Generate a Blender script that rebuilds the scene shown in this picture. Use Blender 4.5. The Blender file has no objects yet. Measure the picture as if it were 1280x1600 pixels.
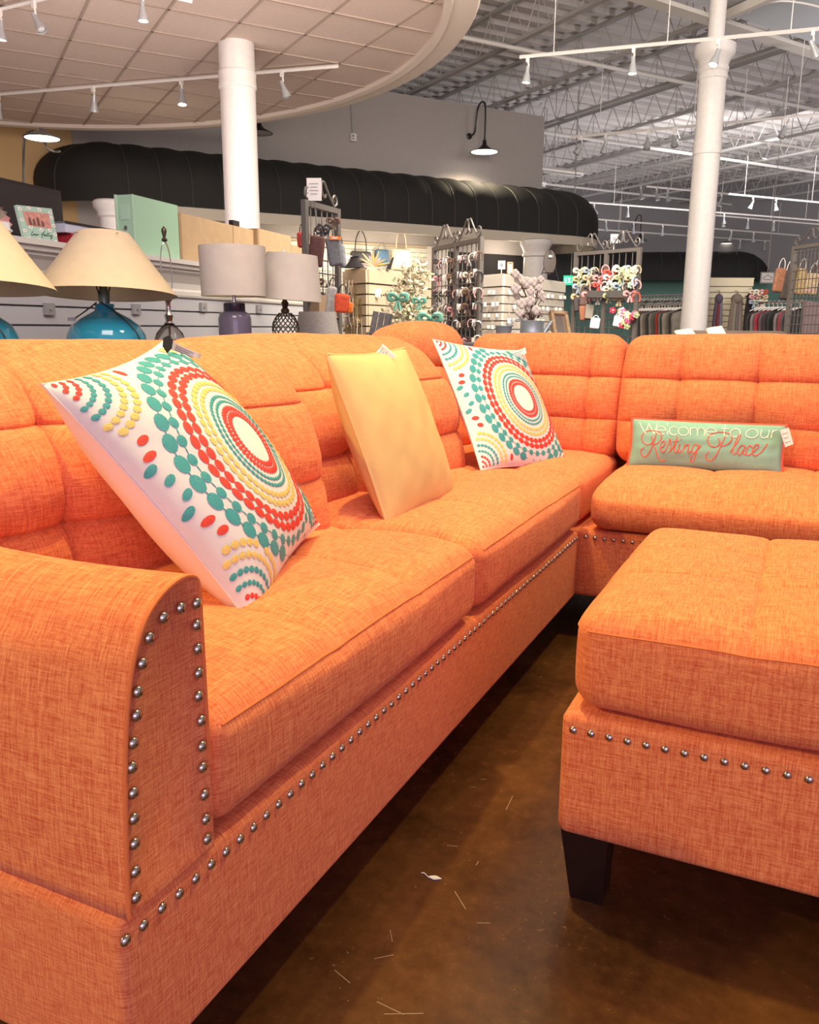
import bpy, math, random
import numpy as np
from mathutils import Vector, Matrix
random.seed(7); rng = np.random.default_rng(7)
PI = math.pi
scn = bpy.context.scene
col = scn.collection
# ---------------------------------------------------------------- camera
CAM = np.array([0.523, -0.486, 0.838]); FPX = 1290.5
YAW, PIT, ROL = -0.4412, 0.2188, 0.0051
def cam_axes():
    f = np.array([math.sin(YAW)*math.cos(PIT), math.cos(YAW)*math.cos(PIT), -math.sin(PIT)])
    r = np.array([math.cos(YAW), -math.sin(YAW), 0.0]); u = np.cross(r, f)
    return r*math.cos(ROL)+u*math.sin(ROL), -r*math.sin(ROL)+u*math.cos(ROL), f
R0, R1, R2 = cam_axes()
cd = bpy.data.cameras.new('camera'); cam = bpy.data.objects.new('camera', cd); col.objects.link(cam)
cd.sensor_fit = 'VERTICAL'; cd.sensor_height = 32.0; cd.lens = FPX/1600*32.0; cd.clip_end = 200; cd.clip_start = .02
M = Matrix([[R0[i], R1[i], -R2[i], CAM[i]] for i in range(3)] + [[0, 0, 0, 1]])
cam.matrix_world = M
scn.camera = cam
# ---------------------------------------------------------------- world, lights, exposure
scn.view_settings.view_transform = 'Standard'; scn.view_settings.look = 'None'
scn.view_settings.exposure = 0.0; scn.view_settings.gamma = 1.0
scn.view_settings.use_curve_mapping = False
w = bpy.data.worlds.new('world'); scn.world = w; w.use_nodes = True
w.node_tree.nodes['Background'].inputs[0].default_value = (1.0, .88, .92, 1)
w.node_tree.nodes['Background'].inputs[1].default_value = .46
def lamp(name, kind, loc, target, energy, color, size=.1, spot=None, blend=.6, sy=None):
    d = bpy.data.lights.new(name, kind); d.energy = energy; d.color = color
    if kind == 'AREA':
        d.size = size
        if sy: d.shape = 'RECTANGLE'; d.size_y = sy
    else: d.shadow_soft_size = size
    if kind == 'SPOT': d.spot_size = math.radians(spot); d.spot_blend = blend
    o = bpy.data.objects.new(name, d); col.objects.link(o); o.location = loc
    v = Vector(target)-Vector(loc); o.rotation_euler = v.to_track_quat('-Z', 'Y').to_euler()
    return o
# storefront daylight from behind the camera, track spots over the sofa, shop lighting and added fills further in
lamp('storefront_daylight', 'AREA', (3.4, -3.6, 1.9), (-.4, 1.6, .6), 84, (1.0, .72, 1.12), 4.5, sy=2.6)
lamp('track_spot_sofa', 'SPOT', (-.55, 1.0, 3.5), (-.35, .85, .3), 270, (1.0, .85, .26), .05, 75, .7)
lamp('track_spot_corner', 'SPOT', (-.1, 2.3, 3.6), (.1, 1.6, .4), 88, (1.0, .84, .36), .06, 80, .7)
lamp('track_spot_ottoman', 'SPOT', (1.0, 1.7, 3.5), (.7, .8, .3), 175, (1.0, .85, .22), .05, 70, .7)
lamp('track_spot_arm', 'SPOT', (-1.7, -1.7, 2.4), (-.25, .0, .35), 215, (1.0, .80, .20), .06, 60, .9)
lamp('shop_light_left', 'AREA', (-.4, .6, 2.7), (-2.3, 2.9, 1.0), 48, (1.0, .88, .78), 1.2)
lamp('shop_light_middle', 'AREA', (-.6, 4.6, 3.3), (-3.0, 8.6, 1.0), 320, (1.0, .88, .72), 2.0)
lamp('shop_light_right', 'AREA', (4.2, 8.0, 3.9), (.5, 13, .8), 150, (1.0, .92, .84), 3)
lamp('shop_light_far', 'AREA', (-.5, 20, 3.4), (-3.0, 28, .8), 210, (1.0, .95, .92), 4)
for ux, uy, ue in ((5.5, 8.5, 420), (2.5, 13.5, 480), (7, 17, 420), (-3.5, 19.0, 400), (2.5, 23.5, 380), (-7, 25, 340), (3, 28, 300)):
    lamp('roof_fill', 'SPOT', (ux, uy, 1.2), (ux, uy, 6), ue, (1.0, .94, .94), .25, 150, 1.0)  # added upward fill to brighten the roof deck, no fixture stands here
lamp('near_fill', 'AREA', (.6, 2.4, 3.3), (-.9, 4.4, .9), 42, (1.0, .88, .72), .8)  # added fill that brightens the cotton stems, not a shop fixture
lamp('canopy_bounce', 'AREA', (-4.2, 4.0, 1.3), (-5.2, 5.6, 3.4), 85, (1.0, .84, .76), 3.5)

# ---------------------------------------------------------------- pixel rays used to place things at their measured distance
def ray(x, y): return (x-640)/FPX*R0-(y-800)/FPX*R1+R2
def PD(x, y, d): return CAM+ray(x, y)*d
def PX(x, y, X): r = ray(x, y); return CAM+r*(X-CAM[0])/r[0]
def PY(x, y, Y): r = ray(x, y); return CAM+r*(Y-CAM[1])/r[1]
def PZ(x, y, Z): r = ray(x, y); return CAM+r*(Z-CAM[2])/r[2]
def PN(x, y, P0, n): r = ray(x, y); return CAM+r*((np.array(P0)-CAM)@n)/(r@n)

# ---------------------------------------------------------------- materials
MATS = {}
def nd(nt, t, **k):
    n = nt.nodes.new(t)
    for a, b in k.items(): setattr(n, a, b)
    return n
def mat(name, c, rough=.6, metal=0, var=0, vscale=20, bump=0, bscale=200, emit=0, trans=0, ecol=None, sheen=0, coat=0, c2=None, ior=None, alpha=None):
    if name in MATS: return MATS[name]
    m = bpy.data.materials.new(name); m.use_nodes = True; nt = m.node_tree; b = nt.nodes['Principled BSDF']
    b.inputs['Base Color'].default_value = (*c, 1); b.inputs['Roughness'].default_value = rough; b.inputs['Metallic'].default_value = metal
    if ior: b.inputs['IOR'].default_value = ior
    if trans: b.inputs['Transmission Weight'].default_value = trans
    if sheen: b.inputs['Sheen Weight'].default_value = sheen
    if coat: b.inputs['Coat Weight'].default_value = coat
    if alpha: b.inputs['Alpha'].default_value = alpha
    if emit:
        b.inputs['Emission Color'].default_value = (*(ecol or c), 1); b.inputs['Emission Strength'].default_value = emit
    tc = nd(nt, 'ShaderNodeTexCoord')
    if var or c2:
        n = nd(nt, 'ShaderNodeTexNoise'); n.inputs['Scale'].default_value = vscale; n.inputs['Detail'].default_value = 4
        nt.links.new(tc.outputs['Object'], n.inputs['Vector'])
        r = nd(nt, 'ShaderNodeMix', data_type='RGBA')
        a_ = c2 or tuple(x*(1-var) for x in c)
        r.inputs[6].default_value = (*a_, 1); r.inputs[7].default_value = (*c, 1) if c2 else (*[min(1, x*(1+var)) for x in c], 1)
        mr = nd(nt, 'ShaderNodeMapRange'); mr.inputs[1].default_value = .35; mr.inputs[2].default_value = .65
        nt.links.new(n.outputs['Fac'], mr.inputs[0]); nt.links.new(mr.outputs[0], r.inputs[0]); nt.links.new(r.outputs[2], b.inputs['Base Color'])
    if bump:
        n = nd(nt, 'ShaderNodeTexNoise'); n.inputs['Scale'].default_value = bscale; n.inputs['Detail'].default_value = 3
        nt.links.new(tc.outputs['Object'], n.inputs['Vector'])
        bp = nd(nt, 'ShaderNodeBump'); bp.inputs['Strength'].default_value = bump; bp.inputs['Distance'].default_value = .002
        nt.links.new(n.outputs['Fac'], bp.inputs['Height']); nt.links.new(bp.outputs[0], b.inputs['Normal'])
    MATS[name] = m; return m

def woven(name, lo, hi, sc=1250, coarse=62, bump=.45, contrast=(.33, .67)):
    m = bpy.data.materials.new(name); m.use_nodes = True; nt = m.node_tree; b = nt.nodes['Principled BSDF']; K = nt.links.new
    b.inputs['Roughness'].default_value = .9; b.inputs['Specular IOR Level'].default_value = .25; b.inputs['Sheen Weight'].default_value = .12; b.inputs['Sheen Roughness'].default_value = .5
    b.inputs['Sheen Tint'].default_value = (1, .65, .6, 1)
    tc = nd(nt, 'ShaderNodeTexCoord'); sx = nd(nt, 'ShaderNodeSeparateXYZ'); K(tc.outputs['Normal'], sx.inputs[0]); s = None
    def math2(op, a, b_, c_=None):
        x = nd(nt, 'ShaderNodeMath', operation=op)
        for k, q in enumerate((a, b_, c_)):
            if q is None: continue
            if isinstance(q, (int, float)): x.inputs[k].default_value = q
            else: K(q, x.inputs[k])
        return x.outputs[0]
    for ax in range(3):
        mp = nd(nt, 'ShaderNodeMapping'); sv = [coarse]*3; sv[ax] = sc; mp.inputs['Scale'].default_value = sv; K(tc.outputs['Object'], mp.inputs[0])
        n = nd(nt, 'ShaderNodeTexNoise'); n.inputs['Scale'].default_value = 1; n.inputs['Detail'].default_value = 3; n.inputs['Roughness'].default_value = .6; K(mp.outputs[0], n.inputs['Vector'])
        mp2 = nd(nt, 'ShaderNodeMapping'); sv = [coarse*.45]*3; sv[ax] = sc*.33; mp2.inputs['Scale'].default_value = sv; K(tc.outputs['Object'], mp2.inputs[0])
        n2 = nd(nt, 'ShaderNodeTexNoise'); n2.inputs['Scale'].default_value = 1; n2.inputs['Detail'].default_value = 2; K(mp2.outputs[0], n2.inputs['Vector'])
        both = math2('MULTIPLY_ADD', math2('SUBTRACT', n2.outputs['Fac'], .5), .65, math2('SUBTRACT', n.outputs['Fac'], .5))
        ab = math2('ABSOLUTE', sx.outputs[ax], None); wt = math2('SUBTRACT', 1.0, math2('POWER', ab, 1.5)); t = math2('MULTIPLY', both, wt); s = t if s is None else math2('ADD', s, t)
    fine = nd(nt, 'ShaderNodeTexNoise'); fine.inputs['Scale'].default_value = 420; fine.inputs['Detail'].default_value = 2; K(tc.outputs['Object'], fine.inputs['Vector'])
    s = math2('MULTIPLY_ADD', math2('SUBTRACT', fine.outputs['Fac'], .5), .35, s); s = math2('MULTIPLY_ADD', s, .62, .5)
    mr = nd(nt, 'ShaderNodeMapRange'); mr.inputs[1].default_value = contrast[0]; mr.inputs[2].default_value = contrast[1]; K(s, mr.inputs[0])
    mx = nd(nt, 'ShaderNodeMix', data_type='RGBA'); mx.inputs[6].default_value = (*lo, 1); mx.inputs[7].default_value = (*hi, 1)
    K(mr.outputs[0], mx.inputs[0]); K(mx.outputs[2], b.inputs['Base Color'])
    bp = nd(nt, 'ShaderNodeBump'); bp.inputs['Strength'].default_value = bump; bp.inputs['Distance'].default_value = .0010
    K(s, bp.inputs['Height']); K(bp.outputs[0], b.inputs['Normal'])
    MATS[name] = m; return m

ORANGE = woven('orange_linen', (.60, .098, .040), (.905, .320, .135))
SEAM = mat('orange_seam', (.74, .19, .06), .9)
NAIL = mat('nickel_nail', (.55, .51, .47), .2, 1)
LEGM = mat('espresso_wood', (.020, .008, .006), .35, var=.2)
WHITEP = mat('white_paint', (.74, .71, .70), .5, var=.03)
TRIMW = mat('cream_trim', (.72, .68, .63), .45)
CREAM = mat('cream_slat', (.56, .47, .33), .55)
SLATG = mat('slat_white', (.52, .52, .55), .5)
GREYW = mat('grey_wall_paint', (.45, .415, .41), .8, var=.02)
TEALW = mat('teal_wall_paint', (.15, .30, .26), .8)
FARW = mat('far_wall_paint', (.27, .255, .265), .8)
TANW = mat('tan_wall_paint', (.60, .40, .19), .8)
AWN = mat('charcoal_canvas', (.018, .017, .016), .8, bump=.3, bscale=120)
AWNR = mat('charcoal_piping', (.05, .048, .045), .6)
TILE = mat('ceiling_tile', (.66, .535, .48), .9, var=.04, vscale=60, bump=.4, bscale=300)
GRIDM = mat('ceiling_grid', (.42, .33, .28), .6)
RINGM = mat('ring_plaster', (.72, .63, .57), .7)
DECK = mat('roof_deck_metal', (.66, .63, .62), .6)
JOIST = mat('joist_steel', (.46, .44, .43), .55)
BLUEG = mat('pale_duct', (.56, .60, .63), .5)
TRACK = mat('white_track', (.85, .82, .80), .4)
CAN = mat('lamp_can', (.50, .52, .55), .35, .3)
BULB = mat('bulb_glow', (1, .86, .62), .4, emit=22, ecol=(1, .80, .48))
GLOW = mat('shade_glow', (1, .93, .8), .4, emit=5, ecol=(1, .90, .72))
BLACKM = mat('black_metal', (.018, .016, .016), .4)
IRON = mat('grey_iron', (.17, .155, .145), .45, .4)
STEEL = mat('steel', (.62, .60, .58), .22, 1)
GALV = mat('galvanised', (.52, .62, .64), .4, .6, var=.1)
SHADE = mat('beige_shade', (.62, .49, .35), .9, bump=.3, bscale=500, var=.03)
SHADEG = mat('grey_linen_shade', (.74, .67, .57), .9, bump=.3, bscale=500, var=.03)
SHADEIN = mat('shade_lining', (.66, .58, .40), .9)
TURQ = mat('turquoise_glaze', (.03, .32, .46), .12, coat=.5)
PURPG = mat('purple_glass', (.22, .19, .27), .12, trans=.35)
CLEARG = mat('clear_glass', (.88, .86, .82), .04, trans=1, ior=1.25)
BRONZE = mat('dark_bronze', (.10, .075, .05), .4, .7)
BLACKC = mat('black_cloth', (.018, .015, .017), .85)
MINT = mat('mint_board', (.38, .60, .43), .6)
RED = mat('red_board', (.35, .015, .03), .6)
KRAFT = mat('kraft_card', (.45, .31, .18), .85, var=.04)
PAPER = mat('white_paper', (.86, .84, .83), .7)
INK = mat('grey_ink', (.25, .25, .28), .8)
WOODL = mat('pale_wood', (.50, .34, .19), .6, var=.15, vscale=40)
GREYWOOD = mat('grey_wood', (.13, .12, .12), .7, var=.2, vscale=40)
PINKW = mat('pillow_back_shaded', (.86, .66, .68), .85, bump=.2, bscale=60)  # white cotton back, its pinkish shade is put into the colour
PWHITE = mat('pillow_white_cotton', (.73, .685, .75), .85, bump=.25, bscale=45)
THR = mat('coral_thread', (.80, .045, .035), .55, bump=.8, bscale=900)
THT = mat('teal_thread', (.045, .36, .42), .5, bump=.8, bscale=900)
THY = mat('yellow_thread', (.86, .62, .20), .55, bump=.8, bscale=900)
YEL = mat('mustard_velvet', (.68, .47, .22), .95, var=.05, vscale=9, bump=.25, bscale=900)
AQUA = mat('aqua_cotton', (.24, .44, .385), .85, var=.06, vscale=12, bump=.3, bscale=300)
CORAL = mat('coral_piping', (.78, .12, .08), .7)
THW = mat('white_thread', (.92, .90, .84), .6)
TAUPE = mat('taupe_upholstery', (.28, .23, .18), .9)

def floor_mat():
    m = bpy.data.materials.new('stained_concrete'); m.use_nodes = True; nt = m.node_tree; b = nt.nodes['Principled BSDF']
    tc = nd(nt, 'ShaderNodeTexCoord')
    n = nd(nt, 'ShaderNodeTexNoise'); n.inputs['Scale'].default_value = 3.2; n.inputs['Detail'].default_value = 8; n.inputs['Roughness'].default_value = .65
    n2 = nd(nt, 'ShaderNodeTexNoise'); n2.inputs['Scale'].default_value = 34; n2.inputs['Detail'].default_value = 6; n2.inputs['Roughness'].default_value = .7
    for q in (n, n2): nt.links.new(tc.outputs['Object'], q.inputs['Vector'])
    cr = nd(nt, 'ShaderNodeValToRGB'); e = cr.color_ramp.elements
    e[0].position = .33; e[0].color = (.045, .017, .006, 1); e[1].position = .68; e[1].color = (.135, .052, .018, 1)
    ad = nd(nt, 'ShaderNodeMath', operation='MULTIPLY_ADD'); ad.inputs[1].default_value = .45
    sb = nd(nt, 'ShaderNodeMath', operation='SUBTRACT'); sb.inputs[1].default_value = .5; nt.links.new(n2.outputs['Fac'], sb.inputs[0])
    nt.links.new(sb.outputs[0], ad.inputs[0]); nt.links.new(n.outputs['Fac'], ad.inputs[2]); nt.links.new(ad.outputs[0], cr.inputs[0])
    # pale worn specks
    v = nd(nt, 'ShaderNodeTexNoise'); v.inputs['Scale'].default_value = 95; v.inputs['Detail'].default_value = 2; nt.links.new(tc.outputs['Object'], v.inputs['Vector'])
    mr = nd(nt, 'ShaderNodeMapRange'); mr.inputs[1].default_value = .66; mr.inputs[2].default_value = .76; nt.links.new(v.outputs['Fac'], mr.inputs[0])
    mk = nd(nt, 'ShaderNodeTexNoise'); mk.inputs['Scale'].default_value = 4.5; nt.links.new(tc.outputs['Object'], mk.inputs['Vector'])
    mk2 = nd(nt, 'ShaderNodeMapRange'); mk2.inputs[1].default_value = .5; mk2.inputs[2].default_value = .66; nt.links.new(mk.outputs['Fac'], mk2.inputs[0])
    mm = nd(nt, 'ShaderNodeMath', operation='MULTIPLY'); nt.links.new(mr.outputs[0], mm.inputs[0]); nt.links.new(mk2.outputs[0], mm.inputs[1])
    mx = nd(nt, 'ShaderNodeMix', data_type='RGBA'); mx.inputs[7].default_value = (.34, .17, .075, 1)
    nt.links.new(mm.outputs[0], mx.inputs[0]); nt.links.new(cr.outputs[0], mx.inputs[6]); nt.links.new(mx.outputs[2], b.inputs['Base Color'])
    r2 = nd(nt, 'ShaderNodeMapRange'); r2.inputs[3].default_value = .16; r2.inputs[4].default_value = .34; nt.links.new(n2.outputs['Fac'], r2.inputs[0]); nt.links.new(r2.outputs[0], b.inputs['Roughness'])
    b.inputs['Specular IOR Level'].default_value = .45
    bp = nd(nt, 'ShaderNodeBump'); bp.inputs['Strength'].default_value = .12; bp.inputs['Distance'].default_value = .002; nt.links.new(n2.outputs['Fac'], bp.inputs['Height']); nt.links.new(bp.outputs[0], b.inputs['Normal'])
    return m
FLOOR = floor_mat()

# ---------------------------------------------------------------- object helpers
def V3(a): return np.array(a, float)
def tag(o, label=None, cat=None, group=None, kind=None):
    if label: o['label'] = label
    if cat: o['category'] = cat
    if group: o['group'] = group
    if kind: o['kind'] = kind
    return o
def thing(name, loc, label, cat, group=None, rz=0):
    o = bpy.data.objects.new(name, None); o.empty_display_size = .05; col.objects.link(o); o.location = tuple(float(x) for x in loc); o.rotation_euler = (0, 0, rz)
    return tag(o, label, cat, group)
def copy_tree(o, parent=None):
    c = o.copy(); col.objects.link(c)
    if parent is not None: c.parent = parent
    for ch in list(o.children): copy_tree(ch, c)
    return c
class MB:
    def __init__(s): s.v = []; s.f = []; s.mi = []; s.n = 0
    def add(s, vs, fs, mi=0):
        vs = np.asarray(vs, float); s.v.append(vs); s.f += [tuple(i+s.n for i in f) for f in fs]; s.mi += [mi]*len(fs); s.n += len(vs); return s
    def box(s, c, size, R=None, mi=0):
        h = np.array(size)/2; v = np.array([[x, y, z] for x in (-1, 1) for y in (-1, 1) for z in (-1, 1)])*h
        if R is not None: v = v@np.asarray(R).T
        return s.add(v+np.array(c), [(0, 1, 3, 2), (4, 6, 7, 5), (0, 4, 5, 1), (2, 3, 7, 6), (0, 2, 6, 4), (1, 5, 7, 3)], mi)
    def boxz(s, c, size, rz=0, mi=0):
        a, b = math.cos(rz), math.sin(rz); return s.box(c, size, [[a, -b, 0], [b, a, 0], [0, 0, 1]], mi)
    def tube(s, pts, r, n=6, closed=False, cap=True, mi=0):
        pts = np.array(pts, float); m = len(pts); rr = np.full(m, r) if np.isscalar(r) else np.array(r, float)
        if closed: T = np.roll(pts, -1, 0)-np.roll(pts, 1, 0)
        else:
            T = np.zeros_like(pts); T[1:-1] = pts[2:]-pts[:-2]; T[0] = pts[1]-pts[0]; T[-1] = pts[-1]-pts[-2]
        T /= (np.linalg.norm(T, axis=1)[:, None]+1e-12)
        up = np.array([0, 0, 1.]) if abs(T[0][2]) < .9 else np.array([1., 0, 0]); a = np.cross(T[0], up); a /= np.linalg.norm(a); vs = []
        for i in range(m):
            a = a-T[i]*(a@T[i]); a /= np.linalg.norm(a)+1e-12; b = np.cross(T[i], a)
            for k in range(n):
                t = 2*PI*k/n; vs.append(pts[i]+rr[i]*(math.cos(t)*a+math.sin(t)*b))
        fs = []
        for i in range(m if closed else m-1):
            j = (i+1) % m
            for k in range(n): fs.append((i*n+k, i*n+(k+1) % n, j*n+(k+1) % n, j*n+k))
        if cap and not closed: fs += [tuple(range(n))[::-1], tuple((m-1)*n+k for k in range(n))]
        return s.add(vs, fs, mi)
    def lathe(s, prof, c=(0, 0, 0), n=24, R=None, cap=True, mi=0):
        vs = []
        for r, z in prof:
            for k in range(n): vs.append((r*math.cos(2*PI*k/n), r*math.sin(2*PI*k/n), z))
        vs = np.array(vs)
        if R is not None: vs = vs@np.asarray(R).T
        fs = [(i*n+k, i*n+(k+1) % n, (i+1)*n+(k+1) % n, (i+1)*n+k) for i in range(len(prof)-1) for k in range(n)]
        if cap: fs += [tuple(range(n))[::-1], tuple((len(prof)-1)*n+k for k in range(n))]
        return s.add(vs+np.array(c), fs, mi)
    def prism(s, poly, d, mi=0):   # poly: 3-D outline, d: 3-D extrusion
        p = np.array(poly, float); n = len(p); d = np.array(d, float)
        return s.add(np.vstack([p, p+d]), [tuple(range(n))[::-1], tuple(range(n, 2*n))]+[(k, (k+1) % n, n+(k+1) % n, n+k) for k in range(n)], mi)
    def ball(s, c, r, n=8, m=6, mi=0):
        r = np.array([r, r, r]) if np.isscalar(r) else np.array(r)
        vs = [(0, 0, -1)]+[(math.sin(PI*i/m)*math.cos(2*PI*k/n), math.sin(PI*i/m)*math.sin(2*PI*k/n), -math.cos(PI*i/m)) for i in range(1, m) for k in range(n)]+[(0, 0, 1)]
        fs = [(0, 1+(k+1) % n, 1+k) for k in range(n)]+[(1+(i-1)*n+k, 1+(i-1)*n+(k+1) % n, 1+i*n+(k+1) % n, 1+i*n+k) for i in range(1, m-1) for k in range(n)]
        L = len(vs)-1; fs += [(1+(m-2)*n+k, 1+(m-2)*n+(k+1) % n, L) for k in range(n)]
        return s.add(np.array(vs)*r+np.array(c), fs, mi)
    def build(s, name, mats, parent=None, smooth=False, off=None, kind=None, label=None):
        me = bpy.data.meshes.new(name); v = np.vstack(s.v)
        if off is not None: v = v-np.array(off)
        me.from_pydata(v.tolist(), [], s.f)
        for m in (mats if isinstance(mats, (list, tuple)) else [mats]): me.materials.append(m)
        if any(s.mi): me.polygons.foreach_set('material_index', s.mi)
        if smooth:
            me.polygons.foreach_set('use_smooth', [True]*len(me.polygons))
            if smooth != 'all':
                try: me.set_sharp_from_angle(angle=math.radians(42))
                except Exception: pass
        me.update()
        o = bpy.data.objects.new(name, me); col.objects.link(o)
        if parent is not None: o.parent = parent
        if kind: o['kind'] = kind
        if label: o['label'] = label
        return o
def cr_spline(pts, k=6, closed=False):
    pts = np.array(pts, float); n = len(pts); out = []
    if n < 3: return pts
    for i in range(n if closed else n-1):
        g = lambda j: pts[j % n] if closed else pts[min(max(j, 0), n-1)]
        p0, p1, p2, p3 = g(i-1), g(i), g(i+1), g(i+2)
        for t in np.linspace(0, 1, k, endpoint=False):
            out.append(.5*((2*p1)+(-p0+p2)*t+(2*p0-5*p1+4*p2-p3)*t*t+(-p0+3*p1-3*p2+p3)*t**3))
    if not closed: out.append(pts[-1])
    return np.array(out)
def axis_coords(h, r, step):
    a = [-h+r*(1-math.tan(t)) for t in np.linspace(PI/4, 0, 5)[:-1]]
    inner = list(np.linspace(-(h-r), h-r, max(2, int(math.ceil(2*(h-r)/step))+1)))
    return np.array(a+inner+[-x for x in a[::-1]])
def soft_box(size, r, step=.03, extra=None):
    """rounded box surface lattice: returns verts, faces and the unit outward direction"""
    h = np.array(size, float)/2; ax = [axis_coords(h[i], r, step) for i in range(3)]; n = [len(a) for a in ax]
    if extra:
        for a, vals in extra.items():
            pts = list(ax[a])
            for c in vals:
                pts = [q for q in pts if abs(q-c) > .0125 or abs(q) > h[a]-r-.001]+[c+o for o in (-.009, -.0045, -.0018, 0, .0018, .0045, .009) if abs(c+o) < h[a]-r]
            ax[a] = np.array(sorted(set(pts)))
    n = [len(a) for a in ax]; idx = {}; vs = []; nr = []
    def vid(i, j, k):
        if (i, j, k) in idx: return idx[(i, j, k)]
        p = np.array([ax[0][i], ax[1][j], ax[2][k]]); q = np.clip(p, -(h-r), h-r); d = p-q; L = np.linalg.norm(d)
        dn = d/L if L > 1e-9 else d; idx[(i, j, k)] = len(vs); vs.append(q+dn*r); nr.append(dn); return len(vs)-1
    fs = []
    for a in range(3):
        b, c = (a+1) % 3, (a+2) % 3
        for side in (0, n[a]-1):
            for i in range(n[b]-1):
                for j in range(n[c]-1):
                    q = []
                    for di, dj in ((0, 0), (1, 0), (1, 1), (0, 1)):
                        t = [0, 0, 0]; t[a] = side; t[b] = i+di; t[c] = j+dj; q.append(vid(*t))
                    fs.append(tuple(q) if side else tuple(q[::-1]))
    return np.array(vs), fs, np.array(nr)
def noise3(p, s, seed=0):
    r = np.random.default_rng(seed); o = 0
    for k in range(7):
        d = r.normal(size=3); d /= np.linalg.norm(d); o = o+np.sin(p@d*s*(.7+.25*k)+r.uniform(0, 6.28))/(1+.35*k)
    return o/3.2
def cushion(size, r, name, parent, place, puff=(.02, .02, .02), crease=None, mat_=None, seed=0, step=.028, wr=.0025, post=None):
    v, f, nr = soft_box(size, r, step, getattr(crease, 'extra', None)); h = np.array(size)/2; u = v/h
    for a in range(3):
        b, c = (a+1) % 3, (a+2) % 3
        v[:, a] += nr[:, a]*puff[a]*(np.where(nr[:, 2] < 0, .1, 1.0) if a == 2 else 1.0)*np.clip(1-u[:, b]**2, 0, 1)**.6*np.clip(1-u[:, c]**2, 0, 1)**.6
    if crease: v = crease(v, u, nr)
    v = v+nr*(noise3(v, 22, seed)*wr)[:, None]+nr*(noise3(v, 60, seed+3)*wr*.4)[:, None]
    if post: v = post(v, u)
    v = place(v)
    mb = MB(); mb.add(v, f); o = mb.build(name, mat_ or ORANGE, parent, 'all'); return o
def tuft(axis, l1, l2, depth, w=.016, pd=.02, pw=.05):
    """crease lines on the face pointing along +axis; l1 = [(coordinate axis, value)...]"""
    def fn(v, u, nr):
        m = np.clip(nr[:, axis], 0, 1)
        d = np.zeros(len(v))
        a1, v1 = l1; a2, v2 = l2
        for c in v1: d = np.maximum(d, depth*np.exp(-np.abs(v[:, a1]-c)/w))
        for c in v2: d = np.maximum(d, depth*np.exp(-np.abs(v[:, a2]-c)/w))
        for c in v1:
            for e in v2: d = d+pd*np.exp(-np.hypot(v[:, a1]-c, v[:, a2]-e)/pw)
        v = v.copy(); v[:, axis] -= d*m; return v
    return fn
def lobes(axis, l1, l2, depth, w=.030, sharp=.007):
    """biscuit tufting: the face bulges between crease lines; l1/l2 = (axis, values)"""
    def fn(v, u, nr):
        m = np.clip(nr[:, axis], 0, 1)**.7; d = np.zeros(len(v)); dist = []
        for ax_, vals in (l1, l2): dist.append(np.min([np.abs(v[:, ax_]-c) for c in vals], axis=0))
        for q in dist: d += depth*.62*np.exp(-q/w)+sharp*np.exp(-q/.0035)
        d += depth*.5*np.exp(-np.hypot(*dist)/.030)
        v = v.copy(); v[:, axis] -= d*m; return v
    fn.extra = {l1[0]: list(l1[1]), l2[0]: list(l2[1])}; return fn
def rotz(a): c, s = math.cos(a), math.sin(a); return np.array([[c, -s, 0], [s, c, 0], [0, 0, 1]])
def rotx(a): c, s = math.cos(a), math.sin(a); return np.array([[1, 0, 0], [0, c, -s], [0, s, c]])
def roty(a): c, s = math.cos(a), math.sin(a); return np.array([[c, 0, s], [0, 1, 0], [-s, 0, c]])
def placer(R, t): return lambda v: v@np.asarray(R).T+np.array(t)
def rbox(name, lo, hi, r, m, parent, step=.2):
    lo, hi = V3(lo), V3(hi); v, f, nr = soft_box(hi-lo, r, step); mb = MB(); mb.add(v+(lo+hi)/2, f); return mb.build(name, m, parent, 'all')
NAILME = None
def nails(pts, normal, parent, rad=.0058):
    """dome-headed upholstery nails, one object each, sharing one mesh"""
    global NAILME
    if NAILME is None:
        mb = MB(); mb.lathe([(1.0, -.05), (1.0, .12), (.86, .42), (.55, .66), (.2, .77), (.001, .79)], n=12)
        o = mb.build('nailhead', NAIL, None, True); NAILME = o.data; bpy.data.objects.remove(o)
    q = Vector(normal).to_track_quat('Z', 'Y')
    for p in pts:
        o = bpy.data.objects.new('nailhead', NAILME); col.objects.link(o); o.parent = parent; o.location = tuple(float(x) for x in p)
        e = q.to_euler(); o.rotation_euler = (e.x+random.uniform(-.05, .05), e.y+random.uniform(-.05, .05), e.z); o.scale = (rad,)*3

# ================================================================ SETTING
mb = MB(); mb.box((0, 18, -.05), (60, 60, .1)); tag(mb.build('floor', FLOOR), kind='structure')
UA = math.atan2(.815, .58); U = V3([math.cos(UA), math.sin(UA), 0]); N = V3([-U[1], U[0], 0]); Z = V3([0, 0, 1])
RU = np.stack([U, N, Z], 1)
KS = 1.14
def zs(z): return CAM[2]+(z-CAM[2])*KS
AW0 = CAM+(V3([-5.26, 10.05, 2.3])-CAM)*KS; AW0[2] = 0; WL0 = AW0+N*.95*KS
# left wall that carries the awning: top at 4.26, ends at a free corner
mb = MB(); W_END = 3.89*KS; HW = zs(4.26)
mb.box(WL0+U*((W_END-13)/2)+N*.12+Z*HW/2, (W_END+13, .24, HW), RU)
o = tag(mb.build('wall_left', GREYW), kind='structure')
mb = MB(); mb.box(WL0+U*(-7.2*KS)+N*-.03+Z*2.3, (8.4, .05, 4.6), RU); mb.build('painted_panel', TANW, o)
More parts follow.
